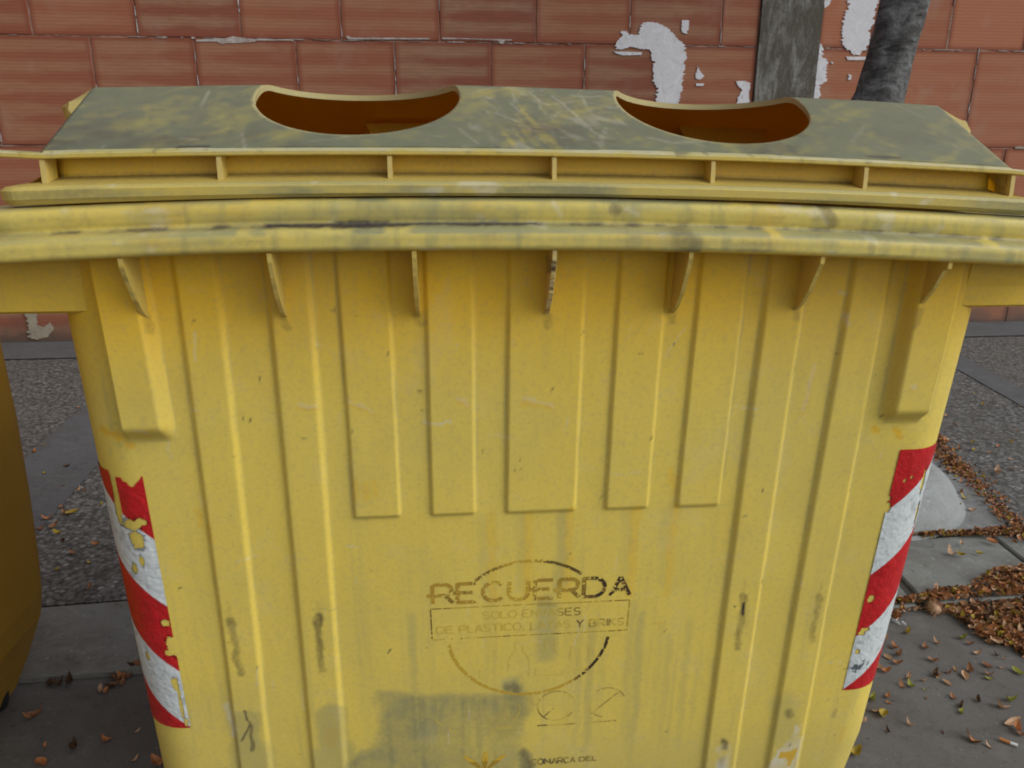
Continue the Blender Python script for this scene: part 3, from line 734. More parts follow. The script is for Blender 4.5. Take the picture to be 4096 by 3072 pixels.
B = np.where(wall_, .75, np.where(shelf, .45, .12 + .2 * n2))
Aa = np.where(lip, .4 * ss(.68, .8, fbm(u * 25, z0 * 50, 203, 3)), 0)
link('lid_lip', V, Fc, M_BODY, lid, {'wear_and_shade': np.stack([R, G, B, Aa], 1)}, smooth=False)
# flange
xs = np.linspace(-.672, .655, 380); m = MB(); rings = []
for x in xs:
    zw = float(warp_l(x)) + (.004 * max(0, abs(x) - .60) / .05 if x < 0 else -.002 * max(0, x - .6) / .05)
    k = 1 + .0004 * math.sin(x * 40)
    rings.append([(x, -.0285, 1.3398 + zw), (x, -.0300, 1.3412 + zw), (x, -.0302, 1.3448 + zw), (x, -.0288, 1.3464 + zw), (x, -.022, 1.3492 + zw if abs(x) < hwid else 1.3468 + zw), (x, .010, 1.3470 + zw if abs(x) > hwid else 1.3450 + zw), (x, .012, 1.3405 + zw)])
m.loft(rings, True, True); V = np.array(m.V); u = V[:, 0]; n1 = fbm(u * 20, V[:, 1] * 50, 301, 4); n2 = fbm(u * 60, V[:, 2] * 90, 302, 3)
top = np.tile(np.array([0, 0, .5, 1, 1, 1, 0]), len(xs))
W = np.stack([.12 + .75 * top * (.5 + .7 * n1) + .2 * (1 - top) * n1, .55 * ss(.62, .75, n2) * (.5 + .5 * top), .35 * (1 - top), .45 * top * ss(.35, .6, n1) * (1 - .5 * n2)], 1)
link('lid_flange', V, [tuple(reversed(f)) for f in m.F], M_BODY, lid, {'wear_and_shade': W})
for k in range(7):
    uu = (k - 3) * .2 + .003; zw = float(warp_l(uu)); m = MB(); t = .0027
    z1 = 1.3400 + zw; zb = 1.3135 + zw
    prof2 = [(-.0265, z1), (-.0275, z1 - .004), (-.0290, zb - .0010), (.0005, zb + .0045), (.0005, z1)]
    V = [(uu + s_ * t, y_, z_) for s_ in (-1, 1) for y_, z_ in prof2]
    F_ = [(4, 3, 2, 1, 0), (5, 6, 7, 8, 9)] + [(i, (i + 1) % 5, (i + 1) % 5 + 5, i + 5) for i in range(5)]
    link('stiffener', V, F_, M_RIB, lid, {'wear_and_shade': [(.25 if p[1] < -.02 else .1, .0, .2, .2 if p[1] < -.02 else 0) for p in V]})

# chassis wheels and base
for sx, sy in ((-1, .28), (1, .28), (-1, .74), (1, .74)):
    cx = sx * .46; m = MB()
    m.box(cx - .05, cx + .05, sy - .05, sy + .05, .150, .166)
    for s_ in (-1, 1): m.box(cx + s_ * .032 - .003, cx + s_ * .032 + .003, sy - .03, sy + .02, .03, .150)
    fk = m.link('castor', M_GALV, BIN)
    m = MB(); 
    rings = [[(cx + dx, sy + r * math.cos(a), .075 + r * math.sin(a)) for a in np.linspace(0, 2 * math.pi, 33)[:-1]] for dx, r in ((-.022, .06), (-.022, .082), (-.014, .09), (.014, .09), (.022, .082), (.022, .06))]
    m.loft(rings, True, True); m.link('tyre', M_BLACK, fk)

# ------------------------------------------------------------------ neighbouring ochre container (only its side shows)
M_OCHRE = plastic('ochre_plastic', (.33, .180, .005), (.30, .17, .006), fresh_and_shade=(.42, .23, .005), grey=(.30, .2, .04))
NB = thing('recycling_container', 'ochre yellow waste container with tapering side, half cut off at the left edge', 'waste container', (-1.79, .3, -.015))
def loop(cx, hw, y0, y1, r, z, n=8):
    P = []
    for ax, ay, a0 in ((cx - hw + r, y0 + r, math.pi), (cx + hw - r, y0 + r, 1.5 * math.pi), (cx + hw - r, y1 - r, 0), (cx - hw + r, y1 - r, .5 * math.pi)):
        P += [(ax + r * math.cos(a0 + t), ay + r * math.sin(a0 + t), z) for t in np.linspace(0, math.pi / 2, n)]
    return P
m = MB(); rings = []
for z, xr in ((.03, -1.250), (.065, -1.233), (.12, -1.205), (.175, -1.182), (.235, -1.158), (.30, -1.146), (.40, -1.139), (.55, -1.134), (.75, -1.132), (.92, -1.138), (1.10, -1.134)):
    hw = xr + 1.79; rings.append(loop(-1.79, hw, -.12 - .08 * z, .80 + .03 * z, .07, z))
m.loft(rings, True, True); V = np.array(m.V)
def plainwear(V, r=.12): n1 = fbm(V[:, 1] * 8, V[:, 2] * 8, 71, 4); return np.stack([r + .3 * ss(.5, .8, n1), 0 * n1, .3 * n1, 0 * n1], 1)
link('body', V, m.F, M_OCHRE, NB, {'wear_and_shade': plainwear(V)}, smooth=False)
m = MB(); m.loft([loop(-1.79, .666 + o, -.22 - o, .83 + o, .07, z) for o, z in ((0, 1.09), (.03, 1.085), (.036, 1.092), (.036, 1.115), (.03, 1.122), (0, 1.125))], True, True)
V = np.array(m.V); link('rim', V, m.F, M_OCHRE, NB, {'wear_and_shade': plainwear(V, .3)})
m = MB(); m.loft([loop(-1.79, .672 - k, -.22 + k, .83 - k * q, .07, z) for k, q, z in ((0, 1, 1.128), (0, 1, 1.150), (.02, 3, 1.165), (.05, 4, 1.32), (.12, 2, 1.40), (.30, 1, 1.42))], True, True)  # out-of-view lid, made tall to shade the ground between the containers
V = np.array(m.V); link('lid', V, m.F, M_OCHRE, NB, {'wear_and_shade': plainwear(V, .45)})
for sx, sy in ((-1.31, .72), (-2.24, .72), (-1.31, .02), (-2.24, .02)):
    an = .9; ca, sa = math.cos(an), math.sin(an)
    m = MB(); rings = []
    for dx, r in ((-.022, .05), (-.024, .080), (-.016, .09), (.016, .09), (.024, .080), (.022, .05)):
        rings.append([(sx + dx * ca - r * math.cos(a) * sa, sy + dx * sa + r * math.cos(a) * ca, .075 + r * math.sin(a)) for a in np.linspace(0, 2 * math.pi, 33)[:-1]])
    m.loft(rings, True, True); m.link('wheel', M_BLACK, NB)

# ------------------------------------------------------------------ ground
def ground_mat(name, c0, c1, c2, vscale, mixn=.5, bumpd=.004, dirt=(.05, .045, .038)):
    m, n, _, _ = new_mat(name); P = pos(n)
    v = N(n, "ShaderNodeTexVoronoi", i_Scale=vscale); n.links.new(P, v.inputs['Vector'])
    sp = N(n, "ShaderNodeSeparateColor"); n.links.new(v.outputs['Color'], sp.inputs[0])
    c = ramp(n, sp.outputs[0], [(.0, c0), (.45, c1), (.92, c2), (1., tuple(min(1, x * 1.5) for x in c2))])
    dk = ramp(n, v.outputs['Distance'], [(.42, 0.), (.75, .8)])
    c = mixc(n, dk, c, tuple(x * .42 for x in c0))
    big = noise(n, 2.2, 6, .6, P); c = mixc(n, ramp(n, big, [(.42, 0.), (.68, mixn)]), c, dirt)
    principled(n, c, .85, v.outputs['Distance'], .6, -bumpd, .2); return m
def conc_mat(name, c, var=.2, stain=(.10, .095, .085), sc=3.0, st=.6):
    m, n, _, _ = new_mat(name); P = pos(n)
    a = noise(n, sc, 7, .6, P); b = noise(n, 220, 4, .7, P); e = noise(n, 22, 5, .6, P)
    cc = mixc(n, b, tuple(x * (1 - var) for x in c), tuple(x * (1 + var) for x in c))
    cc = mixc(n, ramp(n, a, [(.40, 0.), (.66, st)]), cc, stain)
    a2 = noise(n, sc * 2.3, 8, .68, pos(n, (1, 1.3, 1)), 1.2)
    cc = mixc(n, ramp(n, a2, [(.52, 0.), (.66, .45)]), cc, tuple(min(1, x * 1.35) for x in c))
    cc = mixc(n, ramp(n, a2, [(.30, .45), (.44, 0.)]), cc, tuple(x * .66 for x in stain))
    cc = mixc(n, ramp(n, e, [(.60, 0.), (.74, .45)]), cc, tuple(x * .5 for x in c))
    sp1 = noise(n, 75, 2, .5, P); cc = mixc(n, ramp(n, sp1, [(.66, 0.), (.72, .6)]), cc, tuple(x * .35 for x in c))
    cc = mixc(n, ramp(n, sp1, [(.27, .55), (.33, 0.)]), cc, tuple(min(1, x * 1.8) for x in c))
    principled(n, cc, .85, b, .4, .0015, .2); return m
M_AGG = ground_mat('exposed_aggregate_concrete', (.088, .088, .082), (.128, .129, .120), (.185, .186, .178), 62, .45, .003, (.092, .088, .078))
M_ASPH = conc_mat('worn_asphalt', (.118, .116, .110), .35, (.092, .084, .074), 2.5, .7)
M_STRIP = conc_mat('smooth_concrete', (.105, .112, .116), .10, (.085, .085, .084), 3.0, .6)
M_KERB = conc_mat('kerb_concrete', (.185, .195, .180), .12, (.115, .108, .095), 5.0, .7)
M_TRI = conc_mat('pale_concrete', (.200, .210, .205), .10, (.14, .135, .125), 4.0, .6)
M_DIRT = conc_mat('joint_dirt', (.055, .047, .038), .4)

def sheet(name, pts, z, mat, label=None):
    o = link(name, [(x, y, z) for x, y in pts], [tuple(range(len(pts)))], mat); o['kind'] = 'structure'; return o
sheet('road', [(-90, -90), (90, -90), (90, .887 + .05 * 90), (-90, .887 - .05 * 90)], -.015, M_ASPH)
sheet('ground', [(-300, -300), (300, -300), (300, 300), (-300, 300)], -.12, M_ASPH)
def kf(x): return .885 + .05 * x
def kb(x): return 1.262 + .066 * x
def wy(x): return 4.695 + .0179 * (x - .357)
m = MB(); m.V = [(-14, kb(-14), -.06), (14, kb(14), -.06), (14, wy(14) + 6, -.06), (-14, wy(-14) + 6, -.06), (-14, kb(-14), 0), (14, kb(14), 0), (14, wy(14) + 6, 0), (-14, wy(-14) + 6, 0)]
m.F = [(4, 5, 6, 7), (0, 1, 5, 4), (1, 2, 6, 5), (2, 3, 7, 6), (3, 0, 4, 7)]
tag(m.link('pavement', M_AGG), None, None, kind='structure')
# smooth strips that divide the aggregate, running away from the viewer, and the one along the wall
def strip(x0a, x0b, x1a, x1b, ya, yb, z=.004): sheet('pavement_strip', [(x0a, ya), (x0b, ya), (x1b, yb), (x1a, yb)], z, M_STRIP)
strip(-1.96, -1.60, -2.20, -1.86, 1.17, 4.28)
strip(2.80, 2.99, 3.24, 3.43, 1.47, 4.28)
strip(-4.6, -4.35, -4.75, -4.45, 1.0, 4.2)
strip(.55, .80, .6, .85, 1.36, 4.28, .004)
sheet('gutter', [(-14, wy(-14) - .50), (14, wy(14) - .46), (14, wy(14) - .01), (-14, wy(-14) - .01)], .008, M_STRIP)
# kerb stones
kx = [-6.0, -5.05, -4.1, -3.1, -2.15, -1.66, -.72, .25, 1.315, 1.80, 2.75, 3.7, 4.7, 5.7, 6.7]
kerb = tag(MB().link('kerb', M_DIRT), None, None, kind='structure') if False else None
m = MB()
for a, b in zip(kx, kx[1:]):
    g = .006 if not (abs(b - 1.315) < .01) else .022
    a2 = a + (.006 if abs(a - 1.315) > .01 else .014); b2 = b - g
    sk_ = .035                                            # joints are slightly skewed
    q = [(a2, kf(a2)), (b2, kf(b2)), (b2 + sk_ * .8, kb(b2) - .012), (a2 + sk_ * .8, kb(a2) - .012)]
    n0 = len(m.V); c = .006
    ctr = np.mean(np.array(q), 0)
    dz = random.uniform(-.002, .002)
    for zz, k in ((-.06, 1), (.006 - c + dz, 1), (.006 + dz, 0)):
        for p in q:
            v = np.array(p); dd_ = ctr - v; dd_ = np.sign(dd_) * c
            v = v if k else v + dd_; m.V.append((v[0], v[1], zz))
    for i in range(2):
        for j in range(4): m.F.append((n0 + i * 4 + j, n0 + i * 4 + (j + 1) % 4, n0 + i * 4 + 4 + (j + 1) % 4, n0 + i * 4 + 4 + j))
    m.F.append((n0 + 8, n0 + 9, n0 + 10, n0 + 11))
tag(m.link('kerb', M_KERB), None, None, kind='structure')
sheet('kerb_joint', [(-8, kf(-8) + .008), (8, kf(8) + .008), (8, kb(8) - .002), (-8, kb(-8) - .002)], -.009, M_DIRT)
# smooth triangular slab beside the aggregate
sheet('slab', [(.95, kb(.95) + .006), (1.985, kb(1.985) + .006), (2.13, 2.10), (2.02, 2.65), (.95, 2.65)], .006, M_TRI)

# rounded concrete block behind the right corner of the container
M_DOME = conc_mat('cast_concrete', (.235, .25, .25), .08, (.18, .185, .18), 3.5, .5)
DC = (1.46, 1.80)
rings = []
for k in range(30):
    t = k / 29; r = .455 * math.cos(t * math.pi / 2) ** .75; z = .006 + .17 * math.sin(t * math.pi / 2) ** .9
    if k == 0: r = .48
    rings.append([(DC[0] + r * math.cos(a) * (1 + .01 * math.sin(3 * a)), DC[1] + r * .98 * math.sin(a), z) for a in np.linspace(0, 2 * math.pi, 65)[:-1]])
m = MB(); m.loft(rings, True, False)
tag(m.link('concrete_block', M_DOME, smooth=True), 'pale rounded concrete block on the pavement behind the container', 'concrete block')

# ------------------------------------------------------------------ wall
def wall_mat():
    m, n, _, _ = new_mat('hollow_clay_block'); P = pos(n)
    a = N(n, "ShaderNodeAttribute", attribute_name="block"); sp = N(n, "ShaderNodeSeparateColor"); n.links.new(a.outputs['Color'], sp.inputs[0])
    # five pressed bands per block
    w_ = N(n, "ShaderNodeMath", operation='MULTIPLY'); n.links.new(sp.outputs[1], w_.inputs[0]); w_.inputs[1].default_value = 2 * math.pi * 5
    nz = noise(n, 1.0, 4, .6, pos(n, (1.6, 1, 9)), .4)
    w2 = N(n, "ShaderNodeMath", operation='MULTIPLY_ADD'); n.links.new(nz, w2.inputs[0]); w2.inputs[1].default_value = 1.2; n.links.new(w_.outputs[0], w2.inputs[2])
    si = N(n, "ShaderNodeMath", operation='SINE'); n.links.new(w2.outputs[0], si.inputs[0])
    fine = noise(n, 1.0, 3, .7, pos(n, (9, 1, 60)))
    big = noise(n, 1.0, 4, .55, pos(n, (2.2, 1, 5)))
    ad = N(n, "ShaderNodeMath", operation='MULTIPLY_ADD'); n.links.new(big, ad.inputs[0]); ad.inputs[1].default_value = 5.0; n.links.new(si.outputs[0], ad.inputs[2])
    ad2 = N(n, "ShaderNodeMath", operation='MULTIPLY_ADD'); n.links.new(sp.outputs[0], ad2.inputs[0]); ad2.inputs[1].default_value = 1.3; n.links.new(ad.outputs[0], ad2.inputs[2])
    mr = N(n, "ShaderNodeMapRange"); mr.inputs[1].default_value = 2.5; mr.inputs[2].default_value = 3.9; n.links.new(ad2.outputs[0], mr.inputs[0])
    c = mixc(n, mr.outputs[0], (.285, .160, .098), (.225, .082, .050))
    c = mixc(n, ramp(n, fine, [(.35, .30), (.62, 0.)]), c, (.17, .066, .042))
    c = mixc(n, sp.outputs[2], c, (.36, .145, .078))
    wv = N(n, "ShaderNodeTexWave", i_Scale=14.5, i_Distortion=1.0, i_Detail=2.0); wv.bands_direction = 'Z'; n.links.new(P, wv.inputs['Vector'])
    c = mixc(n, ramp(n, wv.outputs['Fac'], [(.05, .26), (.45, 0.)]), c, (.15, .055, .035))
    def edg(sock, w0, w1):
        q = N(n, "ShaderNodeMath", operation='SUBTRACT'); n.links.new(sock, q.inputs[0]); q.inputs[1].default_value = .5
        q2 = N(n, "ShaderNodeMath", operation='ABSOLUTE'); n.links.new(q.outputs[0], q2.inputs[0]); return ramp(n, q2.outputs[0], [(w0, 0.), (w1, .75)])
    c = mixc(n, edg(sp.outputs[0], .445, .49), c, (.20, .062, .036)); c = mixc(n, edg(sp.outputs[1], .455, .49), c, (.20, .062, .036))
    dn = noise(n, 3.2, 6, .6, P); c = mixc(n, ramp(n, dn, [(.56, 0.), (.8, .35)]), c, (.34, .27, .22))
    # damp, dirty foot of the wall
    sx = N(n, "ShaderNodeSeparateXYZ"); n.links.new(P, sx.inputs[0])
    ad3 = N(n, "ShaderNodeMath", operation='MULTIPLY_ADD'); n.links.new(noise(n, 6, 6, .65, P), ad3.inputs[0]); ad3.inputs[1].default_value = .30; n.links.new(sx.outputs[2], ad3.inputs[2])
    c = mixc(n, ramp(n, ad3.outputs[0], [(.16, .9), (.34, 0.)]), c, (.085, .075, .062))
    principled(n, c, .85, fine, .5, .002, .2); return m
M_WALL = wall_mat()
M_MORT, n, _, _ = new_mat('mortar')
_f = noise(n, 1.0, 5, .6, pos(n, (5, 1, 5))); principled(n, ramp(n, _f, [(.42, (.13, .06, .04)), (.56, (.24, .16, .12)), (.70, (.36, .31, .27))]), .9, noise(n, 60, 4, .6, pos(n)), .5, .003)
WALL = thing('block_wall', 'red hollow clay block wall with pale mortar joints behind the container', 'wall', (.357, 4.695, 0))
BH = .680; z_c = 2.037
m = MB(); BC = []
wob = random.Random(3)
def block(x0, x1, z0, z1, warm):
    yo = wob.uniform(-.003, .003); g = .0035
    x0 += g; x1 -= g; z0 += g; z1 -= g; n0 = len(m.V); c = .004
    nx, nz = 2, 2
    V = []
    for yy, k in ((.02, 0), (c, 0), (0, c)):
        for xx, zz in ((x0 + k, z0 + k), (x1 - k, z0 + k), (x1 - k, z1 - k), (x0 + k, z1 - k)):
            V.append((xx, wy(xx) + yy + yo, zz)); BC.append((0 if xx < (x0 + x1) / 2 else 1, 0 if zz < (z0 + z1) / 2 else 1, warm, 1))
    m.V += V
    for i in range(2):
        for j in range(4): m.F.append((n0 + i * 4 + (j + 1) % 4, n0 + i * 4 + j, n0 + i * 4 + 4 + j, n0 + i * 4 + 4 + (j + 1) % 4)[::-1])
    m.F.append((n0 + 8, n0 + 9, n0 + 10, n0 + 11))
PX0, PX1 = 2.100, 2.548
for row in range(-3, 3):
    z0 = z_c + row * BH; z1 = z0 + BH
    offs = -2.761 if row % 2 == 0 else -2.415
    x = offs - 12 * .655
    while x < PX0:
        x1 = min(x + .655, PX0)
        if x1 > -9 and x1 - x > .03: block(x, x1, max(z0, -.02), z1, max(0, wob.uniform(-.3, .6)) + .25 * float(ss(.5, 2, x)))
        x += .655
    x = PX1; first = {0: .981, 1: .64}[row % 2] if row >= -1 else .4
    xs_ = [PX1] + ([2.93, 3.529, 4.13, 4.74, 5.35, 5.96, 6.6] if row % 2 == 0 else [3.17, 3.776, 4.40, 5.02, 5.65, 6.3])
    for a, b in zip(xs_, xs_[1:]): block(a, b, max(z0, -.02), z1, wob.uniform(.55, 1.0))
link('blocks', m.V, m.F, M_WALL, WALL, {'block': BC})
m = MB(); V = []
for x0, x1, y0, y1 in ((-9, PX0, .0045, .25), (PX1, 6.6, .0045, .25)):
    b = [(x0, wy(x0) + y0), (x1, wy(x1) + y0), (x1, wy(x1) + y1), (x0, wy(x0) + y1)]
    m.add([(x, y, z) for z in (-.05, z_c + 3 * BH - .01) for x, y in b], [(3, 2, 1, 0), (4, 5, 6, 7), (0, 1, 5, 4), (1, 2, 6, 5), (2, 3, 7, 6), (3, 0, 4, 7)])
m.link('mortar', M_MORT, WALL)
# unseen wall, added at the left to shade that side
m = MB(); m.box(-4.05, -3.80, -3.5, 4.55, -.05, z_c + 3 * BH); m.link('unseen_shade_wall', M_WALL, WALL, attrs={'block': [(.5, v[2] / .68 % 1, .2, 1) for v in m.V]})
# concrete pillar
M_PIL, n, _, _ = new_mat('lichened_concrete')
_a = noise(n, 1, 6, .65, pos(n, (9, 3, 3.0)), .6); _b = noise(n, 60, 5, .7, pos(n)); _c = noise(n, 1, 4, .6, pos(n, (30, 8, 9)))
c = mixc(n, ramp(n, _a, [(.48, 0.), (.72, .85)]), (.095, .090, .072), (.36, .36, .34)); c = mixc(n, ramp(n, _c, [(.5, 0.), (.75, .5)]), c, (.27, .28, .26)); c = mixc(n, ramp(n, _b, [(.35, .5), (.6, 0.)]), c, (.06, .055, .045))
principled(n, c, .95, _b, .8, .004, .15)
m = MB(); m.box(PX0 + .002, PX1 - .002, wy(2.3) - .022, wy(2.3) + .2, -.05, z_c + 3 * BH, .008); m.link('concrete_pillar', M_PIL, WALL)
# plaster patches: thin ragged slabs on the wall face
M_PLA = conc_mat('white_plaster', (.57, .58, .61), .06, (.60, .60, .62), 6, .5)
M_PLB = conc_mat('old_beige_render', (.30, .28, .215), .12, (.20, .18, .14), 8, .6)
M_GM = conc_mat('grey_mortar', (.42, .40, .38), .2, (.25, .19, .16), 12, .9)
def patch(name, P, mat, jag=.012, th=.007, seed=1, horiz=2.5):
    r = random.Random(seed); Q = []
    for a, b in zip(P, P[1:] + P[:1]):
        L = math.dist(a, b); k = max(1, int(L / .007))
        for i in range(k):
            t = i / k; x = a[0] + (b[0] - a[0]) * t; z = a[1] + (b[1] - a[1]) * t
            vert = abs(b[1] - a[1]) / (L + 1e-6)
            Q.append((x + r.gauss(0, jag * (.2 + .8 * vert)), z + r.gauss(0, jag * .25)))
    n_ = len(Q); f = [(x, wy(x) - th, z) for x, z in Q]; bk = [(x, wy(x) + .006, z) for x, z in Q]
    m_ = MB(); m_.V = f + bk; 
    vo, eo, fo, *_ = delaunay_2d_cdt([Vector(q) for q in Q], [(i, (i + 1) % n_) for i in range(n_)], [], 1, 1e-5)
    if len(vo) >= n_:
        m_.V = [(v.x, wy(v.x) - th, v.y) for v in vo] + [(v.x, wy(v.x) + .006, v.y) for v in vo]; nn = len(vo)
        m_.F = [tuple(f_) for f_ in fo] 
        cnt = Counter(); 
        for f_ in fo:
            for a, b in zip(f_, f_[1:] + f_[:1]): cnt[(min(a, b), max(a, b))] += 1
        for f_ in fo:
            for a, b in zip(f_, f_[1:] + f_[:1]):
                if cnt[(min(a, b), max(a, b))] == 1: m_.F.append((b, a, a + nn, b + nn))
    return m_
PAT = {'big': [(1.285, 2.185), (1.351, 2.182), (1.418, 2.158), (1.479, 2.114), (1.523, 2.074), (1.558, 2.049), (1.58, 1.982), (1.576, 1.913), (1.566, 1.822), (1.571, 1.745), (1.551, 1.667), (1.557, 1.455), (1.585, 1.172), (1.549, 0.923), (1.452, 0.923), (1.414, 1.253), (1.404, 1.494), (1.389, 1.682), (1.384, 1.759), (1.356, 1.804), (1.348, 1.865), (1.354, 1.911), (1.335, 1.956), (1.319, 2.008), (1.253, 2.011), (1.178, 2.025), (1.121, 2.005), (1.072, 2.012), (1.078, 2.049), (1.11, 2.086), (1.116, 2.123), (1.145, 2.124), (1.166, 2.102), (1.24, 2.103), (1.238, 2.147), (1.261, 2.173)], 's1': [(1.056, 1.993), (1.13, 1.992), (1.262, 1.991), (1.259, 1.973), (1.123, 1.969), (1.081, 1.981)], 's2': [(1.535, 2.2), (1.585, 2.201), (1.591, 2.153), (1.578, 2.115), (1.545, 2.119)], 's3': [(1.669, 1.907), (1.684, 1.877), (1.725, 1.843), (1.697, 1.816), (1.663, 1.823), (1.664, 1.869)], 's4': [(1.665, 1.791), (1.725, 1.791), (1.722, 1.776), (1.666, 1.775)], 's5': [(1.958, 1.811), (2.026, 1.811), (2.067, 1.796), (2.07, 1.765), (2.06, 1.734), (2.076, 1.656), (1.981, 1.655), (1.989, 1.71), (2.011, 1.749), (1.978, 1.78)], 'r1': [(2.698, 2.57), (2.729, 2.351), (2.729, 2.285), (2.713, 2.217), (2.712, 2.157), (2.717, 2.089), (2.735, 2.051), (2.783, 2.021), (2.813, 1.994), (2.861, 1.995), (2.871, 2.022), (2.905, 2.027), (2.922, 2.092), (2.92, 2.16), (2.937, 2.221), (2.936, 2.288), (2.952, 2.356), (2.927, 2.575)], 'r2': [(2.762, 1.982), (2.92, 1.983), (2.923, 1.963), (2.783, 1.959)], 'r3': [(2.552, 2.063), (2.579, 2.049), (2.589, 1.972), (2.625, 1.965), (2.625, 1.896), (2.64, 1.818), (2.591, 1.786), (2.596, 1.715), (2.632, 1.5), (2.572, 1.5), (2.546, 1.727)], 'r4': [(2.553, 2.348), (2.609, 2.349), (2.589, 2.312), (2.559, 2.293)], 'r5': [(2.796, 1.866), (2.823, 1.859), (2.819, 1.828), (2.801, 1.827)], 'r6': [(2.654, 1.946), (2.671, 1.946), (2.669, 1.931), (2.655, 1.935)], 'j1': [(-1.739, 2.025), (-1.553, 2.038), (-1.507, 2.049), (-1.455, 2.043), (-1.358, 2.035), (-1.359, 2.018), (-1.459, 2.01), (-1.548, 2.008), (-1.579, 1.999), (-1.607, 2.015), (-1.74, 2.015)], 'j2': [(-0.774, 2.061), (-0.751, 2.063), (-0.729, 2.054), (-0.211, 2.059), (-0.211, 2.051), (-0.729, 2.043), (-0.752, 2.045)], 'j3': [(-1.358, 2.034), (-1.117, 2.039), (-1.115, 2.023), (-1.133, 2.029), (-1.359, 2.025)], 'j4': [(-0.125, 2.064), (0.064, 2.061), (0.351, 2.059), (0.351, 2.053), (0.302, 2.051), (0.286, 2.03), (0.262, 2.033), (0.254, 2.05), (0.064, 2.056), (-0.125, 2.054)], 'beige': [(-3.093, 0.454), (-3.004, 0.435), (-2.994, 0.346), (-3.023, 0.229), (-3.049, 0.193), (-3.056, 0.13), (-3.017, 0.111), (-2.969, 0.146), (-2.949, 0.109), (-2.994, 0.046), (-3.074, 0.024), (-3.127, 0.036), (-3.127, 0.095), (-3.109, 0.167), (-3.125, 0.222), (-3.112, 0.312)], 'beige2': [(4.199, 1.366), (4.235, 1.373), (4.295, 1.362), (4.326, 1.349), (4.202, 1.353)]}
for k, (nm, q) in enumerate(PAT.items()):
    mt = M_PLB if nm.startswith('beige') else (M_GM if nm.startswith('j') else M_PLA)
    mm = patch(nm, q, mt, .008 if nm in ('big', 'r1', 'r3', 'beige') else .003, seed=k, th=.0055 if nm.startswith('j') else .008)
    mm.link('plaster_patch', mt, WALL)

# loose mortar squeezed out of the joints
r = random.Random(11); m = MB()
def blob_line(x0, x1, z, dens, w0, w1):
    x = x0
    while x < x1:
        if r.random() < dens:
            L = r.uniform(.02, .16); hh = r.uniform(w0, w1); k = max(3, int(L / .012)); top = []; bot = []
            for i in range(k + 1):
                t = i / k; e = math.sin(math.pi * t) ** .4
                top.append((x + L * t, z + hh * e * r.uniform(.3, 1))); bot.append((x + L * t, z - hh * e * r.uniform(.3, 1)))
            Q = bot + top[::-1]; n0 = len(m.V); q = len(Q)
            m.V += [(a, wy(a) - .0045, b) for a, b in Q] + [(a, wy(a) + .006, b) for a, b in Q]
            m.F.append(tuple(n0 + i for i in range(q))); m.F += [(n0 + (i + 1) % q, n0 + i, n0 + i + q, n0 + (i + 1) % q + q) for i in range(q)]
            x += L
        x += r.uniform(.01, .12)
for row in range(-3, 3):
    z = z_c + row * BH
    blob_line(-4.5, 2.05, z, .45, .0015, .0045); blob_line(-2.3, -1.1, z, .6, .002, .010) if row == 0 else None
    blob_line(2.6, 5.5, z, .4, .002, .006)
def vblob(x, z0, z1, dens, wd):
    z = z0
    while z < z1:
        L = r.uniform(.02, .12)
        if r.random() < dens:
            n0 = len(m.V); k = 5; Q = [(x + wd * r.uniform(.3, 1) * math.sin(math.pi * min(i / k + .08, .95)) ** .5, z + L * i / k) for i in range(k + 1)] + [(x - wd * r.uniform(.3, 1) * math.sin(math.pi * min(i / k + .08, .95)) ** .5, z + L * i / k) for i in range(k, -1, -1)]
            q = len(Q); m.V += [(a, wy(a) - .0042, b) for a, b in Q] + [(a, wy(a) + .006, b) for a, b in Q]
            m.F.append(tuple(n0 + i for i in range(q))); m.F += [(n0 + (i + 1) % q, n0 + i, n0 + i + q, n0 + (i + 1) % q + q) for i in range(q)]
        z += L + r.uniform(.0, .06)
for k in range(10):
    x = -4.07 + .655 * k
    if x < 2.05: vblob(x, z_c + .02, z_c + .66, .40, .0045)
    x = -3.725 + .655 * k
    if x < 2.05: vblob(x, z_c - .66, z_c - .02, .55, .0045)
for x in (2.93, 3.529, 4.13): vblob(x, z_c, z_c + .6, .3, .004)
for x in (3.776, 4.40): vblob(x, z_c - .66, z_c - .02, .7, .004)
m.link('loose_mortar', M_GM, WALL)

# ------------------------------------------------------------------ tree
M_BARK, n, _, _ = new_mat('grey_bark')
_a = noise(n, 1, 6, .65, pos(n, (9, 9, 16)), .8); _b = noise(n, 70, 5, .7, pos(n)); _c = noise(n, 1, 4, .6, pos(n, (14, 14, 3)))
c = mixc(n, ramp(n, _a, [(.40, 0.), (.62, 1.)]), (.060, .060, .058), (.165, .17, .17)); c = mixc(n, ramp(n, _c, [(.55, 0.), (.75, .6)]), c, (.045, .04, .035)); c = mixc(n, ramp(n, _b, [(.33, .6), (.5, 0.)]), c, (.03, .027, .023))
_e = noise(n, 1, 4, .6, pos(n, (7, 7, 34)), .5); c = mixc(n, ramp(n, _e, [(.58, 0.), (.66, .8)]), c, (.025, .022, .02)); principled(n, c, .9, _a, .9, .012, .2)
TY = 3.35
TREE = thing('tree', 'grey-barked tree trunk leaning slightly right, in front of the wall', 'tree', (1.93, TY, 0))
def tpos(z):   # centre line and radius
    cx = np.interp(z, [0, 1.0, 1.62, 2.1, 3.0, 3.4], [2.05, 2.20, 2.285, 2.355, 2.48, 2.5]); rr = np.interp(z, [0, .25, 1.0, 1.5, 1.65, 1.8, 2.1, 2.25, 3.4], [.24, .165, .140, .130, .128, .122, .124, .132, .12]); return cx, rr
rings = []
